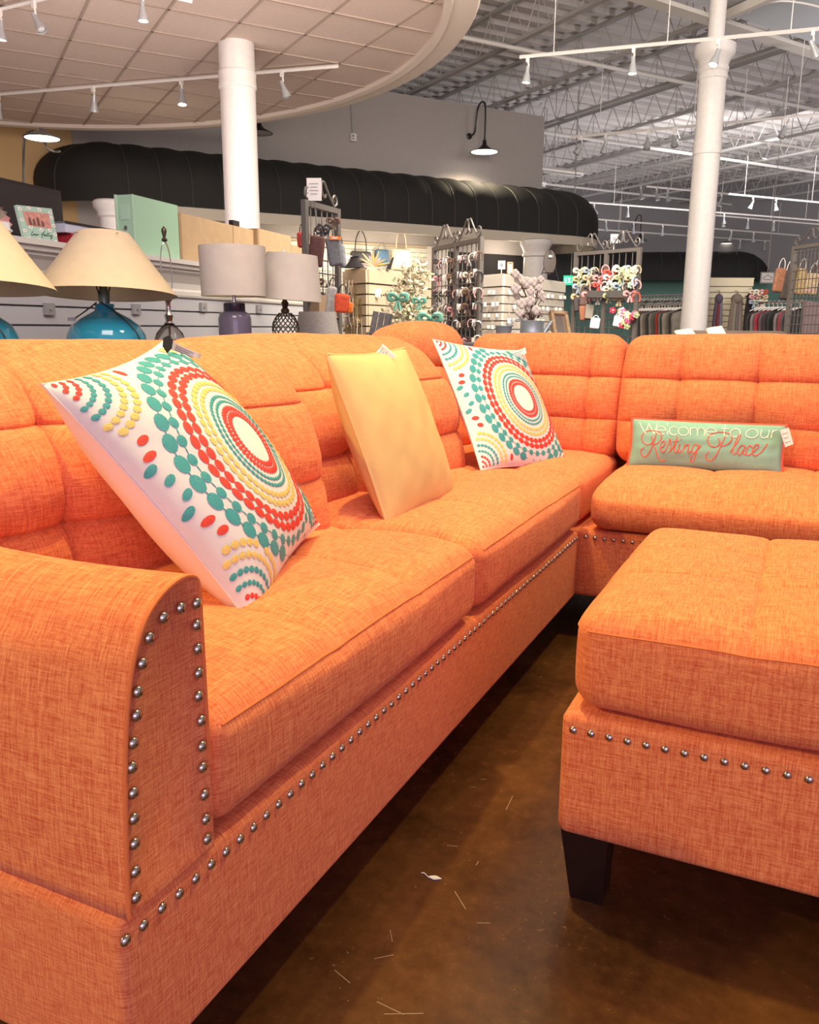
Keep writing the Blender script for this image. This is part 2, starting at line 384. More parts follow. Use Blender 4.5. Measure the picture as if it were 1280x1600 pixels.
# teal and grey far wall
FW = V3([-3.6, 29.5, 0]); DFW = V3([math.cos(.30), math.sin(.30), 0])
RF = rotz(.30); NF = RF@V3([0, 1, 0])
mb = MB(); mb.box(FW+NF*.1+Z*2.85, (60, .2, 5.7), RF); o = tag(mb.build('wall_back', FARW), kind='structure')
mb = MB(); mb.box(FW-NF*.03+Z*1.3, (59, .04, 2.6), RF); mb.build('painted_band', TEALW, o)
# right wall closing the shop
mb = MB(); mb.box((16, 22, 2.85), (.2, 36, 5.7)); tag(mb.build('wall_right', FARW), kind='structure')
# corrugated roof deck with its open-web joists
ZR = 5.55
def UV(a, b, z): return V3([-3.0, 14.0, 0])+U*a+N*b+Z*z
mb = MB(); pts = []; nrib = 84; pitch = .40
prof = []
for i in range(nrib):
    b0 = -13.5+i*pitch
    prof += [(b0, .07), (b0+.16, .07), (b0+.20, 0), (b0+.34, 0)]
vs = []; 
for b, dz in prof: vs += [UV(-18, b, ZR+dz), UV(32, b, ZR+dz)]
mb.add(vs, [(2*i, 2*i+1, 2*i+3, 2*i+2) for i in range(len(prof)-1)])
deck = tag(mb.build('ceiling', DECK), kind='structure')
def joist(a, z0=4.95, z1=5.5, b0=-12, b1=19):
    mb = MB()
    for z in (z0, z1):
        mb.box(UV(a-.028, (b0+b1)/2, z), (.035, b1-b0, .045), RU); mb.box(UV(a+.028, (b0+b1)/2, z), (.035, b1-b0, .045), RU)
    mb.build('joist_chord', JOIST, deck, kind=None)
    mb = MB(); k = 0; b = b0
    while b < b1-.6:
        mb.tube([UV(a, b, z0), UV(a, b+.3, z1)], .010, 4); mb.tube([UV(a, b+.3, z1), UV(a, b+.6, z0)], .010, 4)
        if k % 2 == 0: mb.tube([UV(a, b+.3, z1), UV(a, b+.3, z0)], .007, 4)
        b += .6; k += 1
    mb.build('joist_web', JOIST, deck, kind='stuff')
for i in range(25): joist(-12.4+i*1.75)
# conduits and pipes under the deck, running along the shop
for b, a0, a1, z, r in [(-3.3, -9, 9, 4.90, .032), (-3.12, -9, 9, 4.90, .03), (-.4, -4, 20, 4.86, .03), (3.6, -1, 26, 4.86, .035), (8.6, 0, 28, 4.86, .03)]:
    mb = MB(); mb.tube([UV(a0, b, z), UV(a1, b, z)], r, 8); mb.build('ceiling_pipe', TRACK, deck, True)
# big beam meeting the right-hand column, with pale duct cover
colR = PD(1097, 340, 9.7); colR[2] = 0
tb = MB()
def beam(p0, p1, w_, h_, z, m, name):
    p0, p1 = V3(p0), V3(p1); d = p1-p0; L = np.linalg.norm(d); a = math.atan2(d[1], d[0]); c = (p0+p1)/2; mb = MB()
    mb.boxz((c[0], c[1], z), (L, w_, h_), a); return tag(mb.build(name, m), kind='structure')
beam(colR-N*2.0-U*1.9-0*Z, colR-U*.10+N*-.05, .01, .01, 6.2, JOIST, 'trim_1')
b1a = PZ(900, -20, 4.75); b1b = PZ(1290, 95, 4.75)
mb = MB(); q = [PZ(955, -40, 4.72), PZ(1098, 10, 4.72), PZ(1290, 73, 4.72), PZ(1290, -60, 4.72), PZ(1150, -60, 4.72)]
mb.prism(q, (0, 0, .35)); tag(mb.build('trim_2', BLUEG), kind='structure')
def edge_beam(a, b, z, w_, h_, name, m=WHITEP):
    a, b = PZ(*a, z), PZ(*b, z); d = b-a; L = np.linalg.norm(d[:2]); mb = MB(); mb.boxz(((a+b)/2)+Z*h_/2, (L, w_, h_), math.atan2(d[1], d[0])); return tag(mb.build(name, m), kind='structure')
edge_beam((900, -32), (1290, 92), 4.66, .20, .05, 'trim_3', TRIMW)
edge_beam((1115, 40), (1275, -30), 4.60, .09, .10, 'trim_4', TRIMW)
mb = MB(); mb.tube(cr_spline([PZ(1168, 22, 4.62), PZ(1180, 12, 4.62), PZ(1215, 2, 4.62), PZ(1255, 5, 4.62), PZ(1300, 16, 4.62)]), .012, 6); tag(mb.build('trim_5', TRACK, None, True), kind='structure')

# round dropped canopy with lay-in tiles
CC = V3([-6.223, 4.473, 0]); CR = 4.536; ZT = 3.40
mb = MB(); n = 120; prof = [(CR-.30, ZT+.002), (CR-.30, ZT-.035), (CR-.235, ZT-.045), (CR-.225, ZT-.005), (CR-.02, ZT-.005), (CR, ZT+.02), (CR, ZT+.42), (CR-.3, ZT+.42), (CR-.3, ZT+.002)]
mb.lathe(prof, CC, n, cap=False); canopy = tag(mb.build('ceiling', RINGM, None, True), kind='structure'); canopy.name = 'ceiling_canopy'
mb = MB(); mb.lathe([(CR-.31, ZT+.05), (CR-.31, ZT+.06)], CC, n); mb.build('backing_board', GRIDM, canopy)
e1 = V3([-.8147, .580, 0]); e2 = V3([.580, .8147, 0]); O0 = V3([-5.37, 5.35, 0]); T = .605
def clip_circle(poly, c, r):
    for k in range(64):
        a = 2*PI*k/64; nn = V3([math.cos(a), math.sin(a), 0]); out = []
        if not poly: return []
        for i in range(len(poly)):
            A_, B_ = poly[i], poly[(i+1) % len(poly)]; da, db = (A_-c)@nn-r, (B_-c)@nn-r
            if da <= 0: out.append(A_)
            if da*db < 0: out.append(A_+(B_-A_)*da/(da-db))
        poly = out
    return poly
nt_ = 0
for i in range(-10, 11):
    for j in range(-10, 11):
        p = [O0+e1*(i*T+.010)+e2*(j*T+.010), O0+e1*((i+1)*T-.010)+e2*(j*T+.010), O0+e1*((i+1)*T-.010)+e2*((j+1)*T-.010), O0+e1*(i*T+.010)+e2*((j+1)*T-.010)]
        c = sum(p)/4
        if np.linalg.norm((c-CC)[:2]) > CR+.3 or (c-CC)@V3([-.75, -.66, 0]) > 2.3: continue
        q = clip_circle(p[::-1], CC, CR-.29)
        if len(q) < 3: continue
        mb = MB(); mb.prism([x+Z*(ZT+.008) for x in q], (0, 0, .015)); mb.build('ceiling_tile', TILE, canopy); nt_ += 1
mb = MB()
for i in range(-9, 11):
    for dirv, oth in ((e1, e2), (e2, e1)):
        b = O0+oth*(i*T); dd = CC-b; t0 = dd@dirv; perp = np.linalg.norm((dd-dirv*t0)[:2])
        if perp < CR-.32:
            hl = math.sqrt((CR-.31)**2-perp**2); c = b+dirv*t0
            mb.boxz(c+Z*(ZT+.004), (2*hl, .022, .012), math.atan2(dirv[1], dirv[0]))
mb.build('tile_grid', GRIDM, canopy, kind='stuff')
# columns
def column(p, r, top, rings, label, cap=None):
    t = thing('column', (p[0], p[1], 0), label, 'column')
    mb = MB(); mb.lathe([(r*1.15, 0), (r*1.15, .12), (r*1.04, .16), (r*1.04, .8), (r, 1.2), (r, top)], n=40); mb.build('shaft', WHITEP, t, True)
    for z in rings:
        mb = MB(); mb.lathe([(r, z-.075), (r*1.055, z-.07), (r*1.075, z-.05), (r*1.055, z-.03), (r*1.045, z), (r*1.045, z+.03), (r*1.075, z+.045), (r*1.055, z+.07), (r, z+.075)], n=40, cap=False); mb.build('ring_moulding', WHITEP, t, True)
    if cap:
        mb = MB(); mb.lathe([(r, cap-.22), (r*1.12, cap-.20), (r*1.12, cap-.16), (r*1.05, cap-.14), (r*1.2, cap-.08), (r*1.45, cap-.04), (r*1.5, cap), (r*1.5, cap+.07), (r*1.3, cap+.09)], n=40); mb.build('capital', WHITEP, t, True)
        mb = MB(); mb.lathe([(r*.6, cap+.08), (r*.6, top+1.0)], n=24); mb.build('upper_post', WHITEP, t, True)
    return t
pl = PZ(369, 70, ZT); rl = .5*55.5/FPX*np.dot(pl-CAM, R2)
column(pl, rl, ZT+.04, [float(PN(369, 127, pl, R2-Z*R2[2])[2])], 'white round column reaching up to the tiled round canopy')
zr = float(PN(1112, 75, colR, V3([R2[0], R2[1], 0]))[2]); zr2 = float(PN(1103, 232, colR, V3([R2[0], R2[1], 0]))[2])
column(colR, .150, zr-.02, [zr2, zr-.26], 'white round column with a capital, in front of the clothes racks', cap=zr-.05)

# ================================================================ AWNING
AR = .95*KS; aw = thing('awning', WL0+U*-2-N*.5, 'long black barrel awning with scalloped ribs along the left grey wall', 'awning')
awo = np.array(aw.location)
def aprof(t):   # outward distance and height of the barrel, t 0 (top at wall) .. 1 (front hem)
    if t > .86: return AR, zs(2.30+(.22)*(1-t)/.14)
    a = t/.86*PI/2; return AR*math.sin(a)**.92, zs(2.52+.56*math.cos(a)**.85)
STA = []
L0, L1 = -3.05*KS, W_END
seg = .44; nseg = int(round((L1-L0)/seg))
for i in range(nseg*6+1): STA.append((0, L0+(L1-L0)*i/(nseg*6), (i % 6)/6))
for i in range(1, 19): STA.append((1, PI*.75*i/18, (i % 6)/6))
STA = [(2, -PI*.6*i/12, (i % 6)/6) for i in range(12, 0, -1)]+STA
vs = []; nT = 15
def apoint(st, t, extra=0):
    k, s, ph = st; d, z = aprof(t)
    bul = .05*math.sin(PI*ph)**.8*(math.sin(PI*min(1, t/.9)) if t < .9 else 0)+extra; d = d+bul*(.2+.8*t); z = z+bul*(1-t)*1.0
    if k == 0: return WL0+U*s-N*d+Z*z
    base = WL0+U*(L1 if k == 1 else L0)
    return base+(-N*math.cos(s)+U*math.sin(s))*d+Z*z
for st in STA:
    for j in range(nT): vs.append(apoint(st, j/(nT-1)))
mb = MB(); mb.add(vs, [(i*nT+j, (i+1)*nT+j, (i+1)*nT+j+1, i*nT+j+1) for i in range(len(STA)-1) for j in range(nT-1)])
mb.build('canvas', AWN, aw, 'all', off=awo)
for st in STA:
    if st[2] == 0:
        mb = MB(); mb.tube([apoint(st, j/(nT-1), .004) for j in range(nT)], .010, 5); mb.build('rib', AWNR, aw, True, off=awo)
# cream header and soffit under the awning
mb = MB()
hdr = [WL0+U*a-N*(AR-.03) for a in (-3.0*KS, L1)]+[WL0+U*L1+(-N*math.cos(s)+U*math.sin(s))*(AR-.03) for s in np.linspace(.15, PI*.75, 10)]
for a_, b_ in zip(hdr[:-1], hdr[1:]):
    d = b_-a_; mb.boxz((a_+b_)/2+Z*zs(2.225), (np.linalg.norm(d)+.03, .06, .15), math.atan2(d[1], d[0]))
sof = hdr+[WL0+U*L1+N*.3, WL0+U*-3*KS]
tag(mb.build('trim_6', mat('header_cream', (.58, .52, .43), .6)), kind='structure')
mb = MB(); mb.prism([p+Z*zs(2.285) for p in sof], (0, 0, .02)); tag(mb.build('trim_7', TRIMW), kind='structure')
# short column with capital under the awning corner
pc = PD(838, 380, 12.9*KS); pc[2] = 0
t = thing('column', pc, 'short white column with a stepped capital under the awning corner', 'column')
mb = MB(); mb.lathe([(.24, 0), (.228, 1.5), (.21, zs(1.95))], n=32); mb.build('shaft', WHITEP, t, True)
mb = MB(); mb.lathe([(r*KS, zs(z)) for r, z in [(.185, 1.93), (.21, 1.95), (.21, 1.98), (.19, 2.0), (.215, 2.06), (.235, 2.10), (.25, 2.13), (.25, 2.18), (.22, 2.2)]], n=32); mb.build('capital', WHITEP, t, True)
# second short capital seen above the black panel
p2 = PD(176, 330, 8.3*KS); p2[2] = 0
t = thing('column', p2, 'short white column with capital behind the mint box', 'column')
mb = MB(); mb.lathe([(.16, 0), (.148, zs(1.95))], n=28); mb.build('shaft', WHITEP, t, True)
mb = MB(); mb.lathe([(r*KS, zs(z)) for r, z in [(.13, 1.90), (.15, 1.92), (.15, 1.96), (.18, 2.0), (.19, 2.05), (.17, 2.07)]], n=28); mb.build('capital', WHITEP, t, True)
# lit slat wall under the awning (boards joined: far away)
sw = tag(thing('wall_slats', WL0-N*.06+U*-1, None, None), kind='structure'); swo = np.array(sw.location)
a0 = float((PN(395, 400, WL0-N*.05, N)-WL0)@U); a1 = float((PN(668, 400, WL0-N*.05, N)-WL0)@U)
mb = MB(); mb.box(WL0-N*.02+U*(a0+a1)/2+Z*zs(2.1)/2, (a1-a0, .02, zs(2.1)), RU); mb.build('backing', CREAM, sw, off=swo)
z = .1
while z < zs(2.0):
    mb = MB(); mb.box(WL0-N*.045+U*(a0+a1)/2+Z*(z+.037), (a1-a0, .025, .068), RU); mb.build('slat', mat('lit_slat', (.68, .68, .60), .5), sw, off=swo); z += .0762
mb = MB(); a2 = float((PN(700, 400, WL0-N*.05, N)-WL0)@U); mb.box(WL0-N*.03+U*(a1+a2)/2+Z*zs(2.1)/2, (a2-a1, .05, zs(2.1)), RU); mb.build('end_panel', TRIMW, sw, off=swo)
mb = MB(); mb.box(WL0-N*.035+U*(a2+W_END)/2+Z*zs(2.04)/2, (W_END-a2, .02, zs(2.04)), RU); mb.build('opening_shade_panel', BLACKC, sw, off=swo)  # black sheet on the wall stands in for the unlit space beyond
for px in (470, 540, 600, 650):
    q = PN(px, 380, WL0-N*.5, N); lamp('awning_downlight', 'POINT', q-Z*.25+Z*0, q-Z, 12, (1, .84, .62), .12)
lamp('opening_light', 'POINT', PD(800, 400, 13.3*KS), (0, 0, 0), 18, (1, .85, .65), .15)
lamp('awning_downlight', 'POINT', PD(240, 340, 8.9*KS), (0, 0, 0), 12, (1, .84, .62), .12)

# gooseneck wall lamps
def gooseneck(p_wall, p_shade, label, hook=.45, shade_r=.2, lit=True, energy=18):
    p_wall, p_shade = V3(p_wall), V3(p_shade); t = thing('gooseneck_lamp', p_shade, label, 'wall lamp'); off = p_shade
    mb = MB(); d = (p_shade-p_wall)*V3([1, 1, 0]); L = np.linalg.norm(d); d /= L
    mb.lathe([(.055, -.01), (.055, .015), (.02, .03)], p_wall, 14, R=np.array(Vector(d).to_track_quat('Z', 'Y').to_matrix())); mb.build('wall_plate', BLACKM, t, True, off=off)
    top = max(p_wall[2], p_shade[2])+hook
    pts = [p_wall, p_wall+d*L*.35+Z*.02, p_wall+d*L*.45+Z*(top-p_wall[2])*.5, p_wall+d*L*.55+Z*(top-p_wall[2]-.06), p_wall+d*L*.78+Z*(top-p_wall[2]), p_shade*V3([1, 1, 0])+Z*(top-.12), p_shade+Z*.17]
    mb = MB(); mb.tube(cr_spline(pts), .016, 8); mb.build('arm', BLACKM, t, True, off=off)
    mb = MB(); k = shade_r/.2; mb.lathe([(.03, .2), (.04, .12), (.06*k, .09), (.09*k, .06), (.2*k, .01), (.205*k, 0), (.19*k, .004), (.08*k, .05)], p_shade, 28, cap=False); mb.build('shade', BLACKM, t, True, off=off)
    mb = MB(); mb.lathe([(.001, -.012), (.09*k, -.008), (.188*k, .004), (.09*k, .045), (.001, .05)], p_shade, 28); mb.build('glowing_bowl', GLOW if lit else mat('lamp_bowl_off', (.7, .68, .65), .4), t, True, off=off)
    if lit: lamp('gooseneck_bulb', 'SPOT', p_shade-Z*.05, p_shade-Z, energy, (1, .82, .55), .06, 150, .5)
    return t
pw = PN(733, 213, WL0, N); ps = PN(757, 238, WL0-N*.62, N)
gooseneck(pw, ps, 'lit black gooseneck wall lamp above the middle of the awning', hook=.46, shade_r=.245, energy=75)
ps = PD(66, 217, 6.15); t = thing('gooseneck_lamp', ps, 'lit black gooseneck lamp at upper left under the canopy rim', 'wall lamp')
mb = MB(); mb.tube(cr_spline([PD(37, 300, 6.3), PD(37, 235, 6.3), PD(40, 212, 6.25), PD(52, 205, 6.2), ps+Z*.03]), .010, 6); mb.tube(cr_spline([PD(70, 222, 6.3), PD(74, 232, 6.3), PD(86, 237, 6.3), PD(94, 236, 6.4)]), .008, 6); mb.build('arm', BLACKM, t, True, off=ps)
mb = MB(); mb.lathe([(.02, .07), (.05, .045), (.132, .012), (.134, .0), (.12, .006), (.04, .03)], (0, 0, 0), 28, cap=False); mb.build('shade', BLACKM, t, True)
mb = MB(); mb.lathe([(.001, -.010), (.06, -.008), (.122, .003), (.06, .02), (.001, .03)], (0, 0, 0), 28); mb.build('glowing_bowl', GLOW, t, True); lamp('gooseneck_bulb', 'SPOT', ps-Z*.05, ps-Z, 14, (1, .82, .55), .06, 150, .5)
pw = PN(400, 207, WL0, N); ps = PN(405, 206, WL0-N*.6, N)
# small cream disc lamp seen behind the column, just below the canopy rim
gooseneck(pw, ps-Z*.02, 'pale gooseneck lamp right of the left column, below the canopy rim', hook=.15, shade_r=.2, lit=False)
for x, y, x2, y2, d in [(985, 362, 1000, 376, 26.5), (1120, 360, 1134, 381, 27.5)]:
    gooseneck(PD(x, y, d+1.0), PD(x2, y2, d), 'small unlit gooseneck lamp on the far wall left of the right column' if x < 1000 else 'small lit gooseneck lamp on the far wall right of the right column', hook=.42, shade_r=.23, lit=x > 1000, energy=90)
# wall outlet box with drop cable on the grey wall
pb = PN(552, 215, WL0-N*.05, N); t = thing('outlet_box', pb, 'small white outlet box hanging on its cable on the grey wall', 'outlet')
mb = MB(); mb.box((0, 0, 0), (.10, .06, .12), RU); mb.build('box', TRACK, t)
mb = MB(); mb.tube([(0, 0, .06), (-.02, 0, .3), (-.03, 0, .62)], .012, 6); mb.build('cable', JOIST, t)
mb = MB(); mb.box((.02, -.035, .02), (.03, .01, .03), RU); mb.box((.02, -.035, -.025), (.03, .01, .02), RU); mb.build('socket', INK, t)

# far black awning
FA = FW-NF*.05; fa = thing('awning', FA-NF*.5, 'distant black barrel awning along the back wall above the clothes racks', 'awning'); fo = np.array(fa.location)
fx0 = float((PN(745, 420, FA-NF*.9, NF)-FA)@DFW); fx1 = float((PN(1215, 425, FA-NF*.9, NF)-FA)@DFW)
zt_, zb_ = float(PN(1060, 393, FA-NF*.2, NF)[2]), float(PN(1060, 438, FA-NF*1.1, NF)[2])
mb = MB(); vs = []; S2 = []; ns = 16
for i in range(ns*4+1):
    s = fx0+(fx1-fx0)*i/(ns*4); ph = (i % 4)/4; endk = 1-max(0, (s-(fx1-1.1))/1.1)**2
    for j in range(9):
        a = j/8*PI/2; dd = (1.1+.07*math.sin(PI*ph)*math.sin(2*a))*math.sin(a)*math.sqrt(max(endk, .0)); zz = zb_+(zt_-zb_)*math.cos(a)**.8*(math.sqrt(max(endk, 0.02)))
        vs.append(FA+DFW*s-NF*dd+Z*zz)
mb.add(vs, [(i*9+j, (i+1)*9+j, (i+1)*9+j+1, i*9+j+1) for i in range(ns*4) for j in range(8)]); mb.build('canvas', AWN, fa, 'all', off=fo)
mb = MB()
for i in range(0, ns*4+1, 4): mb.tube([vs[i*9+j] for j in range(9)], .014, 4)
mb.build('rib', AWNR, fa, True, off=fo, kind='stuff')
# exit sign
pe = PD(892, 438, 17); t = thing('exit_sign', pe, 'small green lit exit sign beyond the tower of headbands', 'sign')
mb = MB(); mb.boxz((0, 0, 0), (.30, .04, .19), -YAW); mb.build('housing', mat('exit_green', (.02, .55, .28), .5, emit=1.2), t)
mb = MB(); ex = -YAW; cx_, sx_ = math.cos(ex), math.sin(ex)
def el(x, z, w_, h_): mb.boxz((x*cx_+.023*sx_, x*sx_-.023*cx_, z), (w_, .006, h_), ex)
for k, ch in enumerate('EXIT'):
    x = -.10+k*.065
    if ch == 'E': el(x-.018, 0, .01, .1); [el(x, z, .04, .012) for z in (-.045, 0, .045)]
    if ch == 'X':
        for s in (-1, 1): mb.tube([((x-.02)*cx_+.024*sx_, (x-.02)*sx_-.024*cx_, -.05*s), ((x+.02)*cx_+.024*sx_, (x+.02)*sx_-.024*cx_, .05*s)], .006, 4)
    if ch == 'I': el(x, 0, .011, .1)
    if ch == 'T': el(x, 0, .011, .1); el(x, .045, .045, .012)
mb.build('lettering', mat('exit_white', (.9, 1, .95), .5, emit=2), t)
mb = MB(); mb.tube([(0, 0, .09), (0, 0, ZR-pe[2])], .01, 5); mb.build('hanger_rod', JOIST, t)

# ================================================================ TRACK LIGHTS
def track(p0, p1, heads, label, group=None, drop=None, size=1.0, dirs=None):
    p0, p1 = V3(p0), V3(p1); t = thing('track_light', p0, label, 'track light', group); d = p1-p0; L = np.linalg.norm(d); a = math.atan2(d[1], d[0])
    mb = MB(); e = d/L; mb.tube([0*d, d], .017*size, 4); mb.build('rail', TRACK, t)
    if drop:
        for k, s in enumerate(np.linspace(.12, .88, 3)):
            mb = MB(); mb.tube([d*s, d*s+Z*drop], .005, 4); mb.build('hanger_rod', TRACK, t)
    for hx, lit, tx, ty in heads:
        p = d*hx; k = size; ax = V3([tx, ty, -1.0]); ax /= np.linalg.norm(ax); Rm = np.array(Vector(-ax).to_track_quat('Z', 'Y').to_matrix())
        mb = MB(); mb.box(p-Z*.03*k, (.03*k, .03*k, .05*k)); mb.tube([p-Z*.03*k, p-Z*.09*k+V3([.012, 0, 0])*k, p-Z*.12*k], .009*k, 6)
        h = mb.build('lamp_head', TRACK, t, True); c = p-Z*.12*k
        mb = MB(); mb.lathe([(.020*k, .03*k), (.022*k, -.02*k), (.028*k, -.045*k), (.043*k, -.10*k), (.047*k, -.125*k), (.040*k, -.122*k)], c, 14, R=Rm, cap=False); mb.build('reflector', CAN, h, True)
        mb = MB(); mb.lathe([(.001, -.128*k), (.028*k, -.122*k), (.038*k, -.112*k), (.001, -.10*k)], c, 12, R=Rm); mb.build('bulb', BULB if lit else mat('bulb_off', (.55, .55, .56), .3), h, True)
    return t
def frac(x, x0, x1): return (x-x0)/(x1-x0)
q0, q1 = PZ(-40, 150, 3.37), PZ(529, 103, 3.37)
L_ = lambda x: float(np.dot(PN(x, 130, q0, V3([-(q1-q0)[1], (q1-q0)[0], 0]))-q0, q1-q0)/np.dot(q1-q0, q1-q0))
track(q0, q1, [(L_(-5), 0, -.3, 0), (L_(145), 0, -.2, .1), (L_(283), 1, .1, -.1), (L_(441), 0, .3, .2)], 'white track light crossing the tiled canopy in front of the left column', size=1.05)
def trackpx(a, b, z, heads, label, size=1.0, drop=None, group=None):
    q0, q1 = PZ(*a, z), PZ(*b, z); nn = V3([-(q1-q0)[1], (q1-q0)[0], 0])
    hs = [(float(np.dot(PN(x, 0, q0, nn)-q0, q1-q0)/np.dot(q1-q0, q1-q0)), lit, tx, ty) for x, lit, tx, ty in heads]
    return track(q0, q1, hs, label, group, drop, size)
trackpx((-60, 28), (110, -12), 3.37, [(-2, 1, -.1, 0), (52, 0, .55, .1)], 'white track light in the upper left corner of the canopy', .95)
trackpx((180, -25), (300, 2), 3.37, [(222, 1, 0, 0)], 'short track light at the top edge with one glowing bulb', .9)
trackpx((812, 89), (1300, 43), 3.75, [(828, 1, -.1, 0), (995, 1, 0, 0), (1128, 1, -.25, -.3), (1276, 0, .5, .2)], 'nearest long track light with three glowing bulbs, passing the right column', 1.1, 1.0)
trackpx((893, 214), (1300, 177), 3.75, [(919, 0, -.6, -.3), (958, 0, -.2, 0), (1026, 0, 0, -.3), (1068, 0, .2, -.4), (1134, 0, -.1, 0), (1245, 0, -.2, -.5)], 'second track light from the front, crossing the right column', 1.15, 1.0)
trackpx((1138, 213), (1300, 238), 3.75, [(1141, 0, .1, -.3), (1222, 1, -.3, 0)], 'short track light sloping down right of the right column', 1.0, 1.0)
trackpx((1010, 291), (1300, 318), 3.75, [(1020, 0, .3, 0), (1046, 0, .3, 0), (1064, 0, .3, .2), (1153, 0, -.2, 0), (1205, 0, -.4, 0), (1243, 0, .2, 0)], 'third row track light beyond the right column with six heads', 1.1, 1.0)
trackpx((905, 315), (1300, 346), 3.75, [(921, 0, 0, 0), (934, 0, .2, 0), (945, 0, .5, 0), (1001, 0, 0, 0), (1160, 0, .1, 0)], 'long thin track light just above the awning end', 1.1, .9)
trackpx((925, 342), (1250, 368), 3.75, [(966, 0, .2, 0), (1012, 0, 0, 0), (1060, 0, 0, 0), (1137, 0, 0, 0), (1174, 0, -.3, 0), (1211, 0, .1, 0)], 'distant track light over the back wall, the higher of the last two', 1.25, .9)
trackpx((925, 358), (1236, 379), 3.7, [(931, 0, 0, 0), (994, 0, 0, 0), (1028, 0, 0, 0), (1190, 0, 0, 0), (1231, 0, 0, 0)], 'distant track light over the back wall, the lower of the last two', 1.25, .9)
trackpx((1100, 335), (1300, 352), 3.9, [(1160, 0, 0, 0), (1200, 0, 0, 0), (1243, 0, 0, 0)], 'distant track light at the right edge above the scarves', 1.2, .9)
for (x0, y0, x1, y1) in [(845, 263, 911, 271), (845, 284, 852, 287)]:
    a_, b_ = PZ(x0, y0, 4.0), PZ(x1, y1, 4.0); t = thing('strip_light', a_, 'white strip light fixture right of the grey wall end' if x1 > 900 else 'stub of a white strip light at the grey wall end', 'strip light')
    mb = MB(); mb.tube([(0, 0, 0), b_-a_], .055, 4); mb.build('housing', TRACK, t)
    mb = MB(); mb.tube([(b_-a_)*.05-Z*.06, (b_-a_)*.95-Z*.06], .02, 8); mb.build('tube', mat('tube_off', (.8, .8, .8), .3), t, True)
    mb = MB(); mb.tube([(b_-a_)*.3, (b_-a_)*.3+Z*(ZR-4.0)], .008, 5); mb.tube([(b_-a_)*.8, (b_-a_)*.8+Z*(ZR-4.0)], .008, 5); mb.build('hanger_rod', JOIST, t)

# ================================================================ SOFA, LEFT SECTION
ZB, ZS, LY = .106, .297, 1.72
sofa = thing('sectional_sofa', (0, 0, 0), 'orange tweed sofa section with nailhead arm, running from the front left to the corner', 'sofa')
rbox('base', (-.86, 0, ZB), (0, LY-.003, ZS), .014, ORANGE, sofa, .15)
for x, y in ((-.06, .07), (-.80, .07), (-.80, 1.6), (-.12, 1.62)):
    mb = MB(); mb.lathe([(.026, 0), (.042, ZB+.01)], (x, y, 0), 4, R=None); mb.build('leg', LEGM, sofa)
# arm: extruded profile with a rolled outer shoulder
prof = [(.008, .296), (.010, .36), (.016, .44), (.024, .50), (.036, .545), (.054, .578), (.078, .597), (.105, .605), (.124, .602), (.131, .590), (.132, .55), (.1325, .45), (.133, .296)]
pr2 = cr_spline([(a, b, 0) for a, b in prof], 3)[:, :2]
def arm_ring(x, s):
    c = pr2.mean(0); return [(x, *(c+(q-c)*s)) for q in pr2]
mb = MB(); rings = []
for x, s in [(.0, .94), (.0035, .965), (.0035, .985), (-.001, .998), (-.008, 1.0)]+[(-.05-.05*i, 1.0) for i in range(16)]: rings.append(arm_ring(x, s))
vs = np.array([q for r in rings for q in r]); n = len(pr2)
bul = np.clip(-vs[:, 0]/.3, 0, 1); vs[:, 1] -= np.where(vs[:, 1] < .05, .012*bul*np.sin(np.clip((vs[:, 2]-.30)/.28, 0, 1)*PI), 0)
vs[:, 2] += np.where(vs[:, 2] > .55, .006*np.sin(vs[:, 0]*9), 0)
fs = [(i*n+k, i*n+(k+1) % n, (i+1)*n+(k+1) % n, (i+1)*n+k) for i in range(len(rings)-1) for k in range(n)]+[tuple(range(n))[::-1]]
mb.add(vs, fs); mb.build('arm', ORANGE, sofa, 'all')
mb = MB(); mb.tube([(.0025, *(pr2.mean(0)+(q-pr2.mean(0))*.985)) for q in pr2[:-2]], .0022, 6); mb.build('seam', SEAM, sofa, True)
an = [(255, 965), (233, 997), (222, 1037), (215, 1081), (213, 1118), (208, 1161), (206, 1199), (208, 1239), (209, 1279), (210, 1318), (211, 1362), (212, 1402), (282, 950), (307, 943), (307, 977), (309, 1014), (310, 1052), (310, 1088), (314, 1126), (315, 1166), (316, 1199), (319, 1242), (321, 1280), (323, 1311)]
nails([PX(x, y, .0035) for x, y in an], (1, 0, 0), sofa, .0062)
nails([(0.0, .002+.02535*k if k else .004, .278+random.uniform(-.0008, .0008)) for k in range(68)], (1, 0, 0), sofa, .0060)
def seat_post(v, u): return v
def seatc(name, y0, y1, x1=.004, x0=-.60, z0=.306, z1=.452, seed=0, par=sofa, puff=.022, cr=True):
    sz = (x1-x0, y1-y0, z1-z0)
    crs = lobes(2, (1, [-.13, .13]), (0, [.02]), .013, .05, .003) if cr else None
    def post(v, u):
        v = v.copy(); fr = np.clip((u[:, 0]-.55)/.45, 0, 1); v[:, 2] -= .012*fr**2*np.clip(v[:, 2]/.05, 0, 1)
        return v
    o = cushion(sz, .034, name, par, placer(np.eye(3), ((x0+x1)/2, (y0+y1)/2, (z0+z1)/2)), (.010, .004, puff), crs, seed=seed, post=post, step=.015)
    return o
def seam_on(o, pts, parent, off=V3([0, 0, 0])):
    from mathutils.bvhtree import BVHTree
    bv = BVHTree.FromPolygons([v.co[:] for v in o.data.vertices], [p.vertices[:] for p in o.data.polygons]); q = []
    for p in pts:
        c, n_, i_, d_ = bv.find_nearest(Vector((V3(p)-off).tolist())); q.append(np.array(c)+np.array(n_)*.0006)
    mb = MB(); mb.tube(cr_spline(q, 2), .0015, 5); mb.build('seam', SEAM, parent, True)
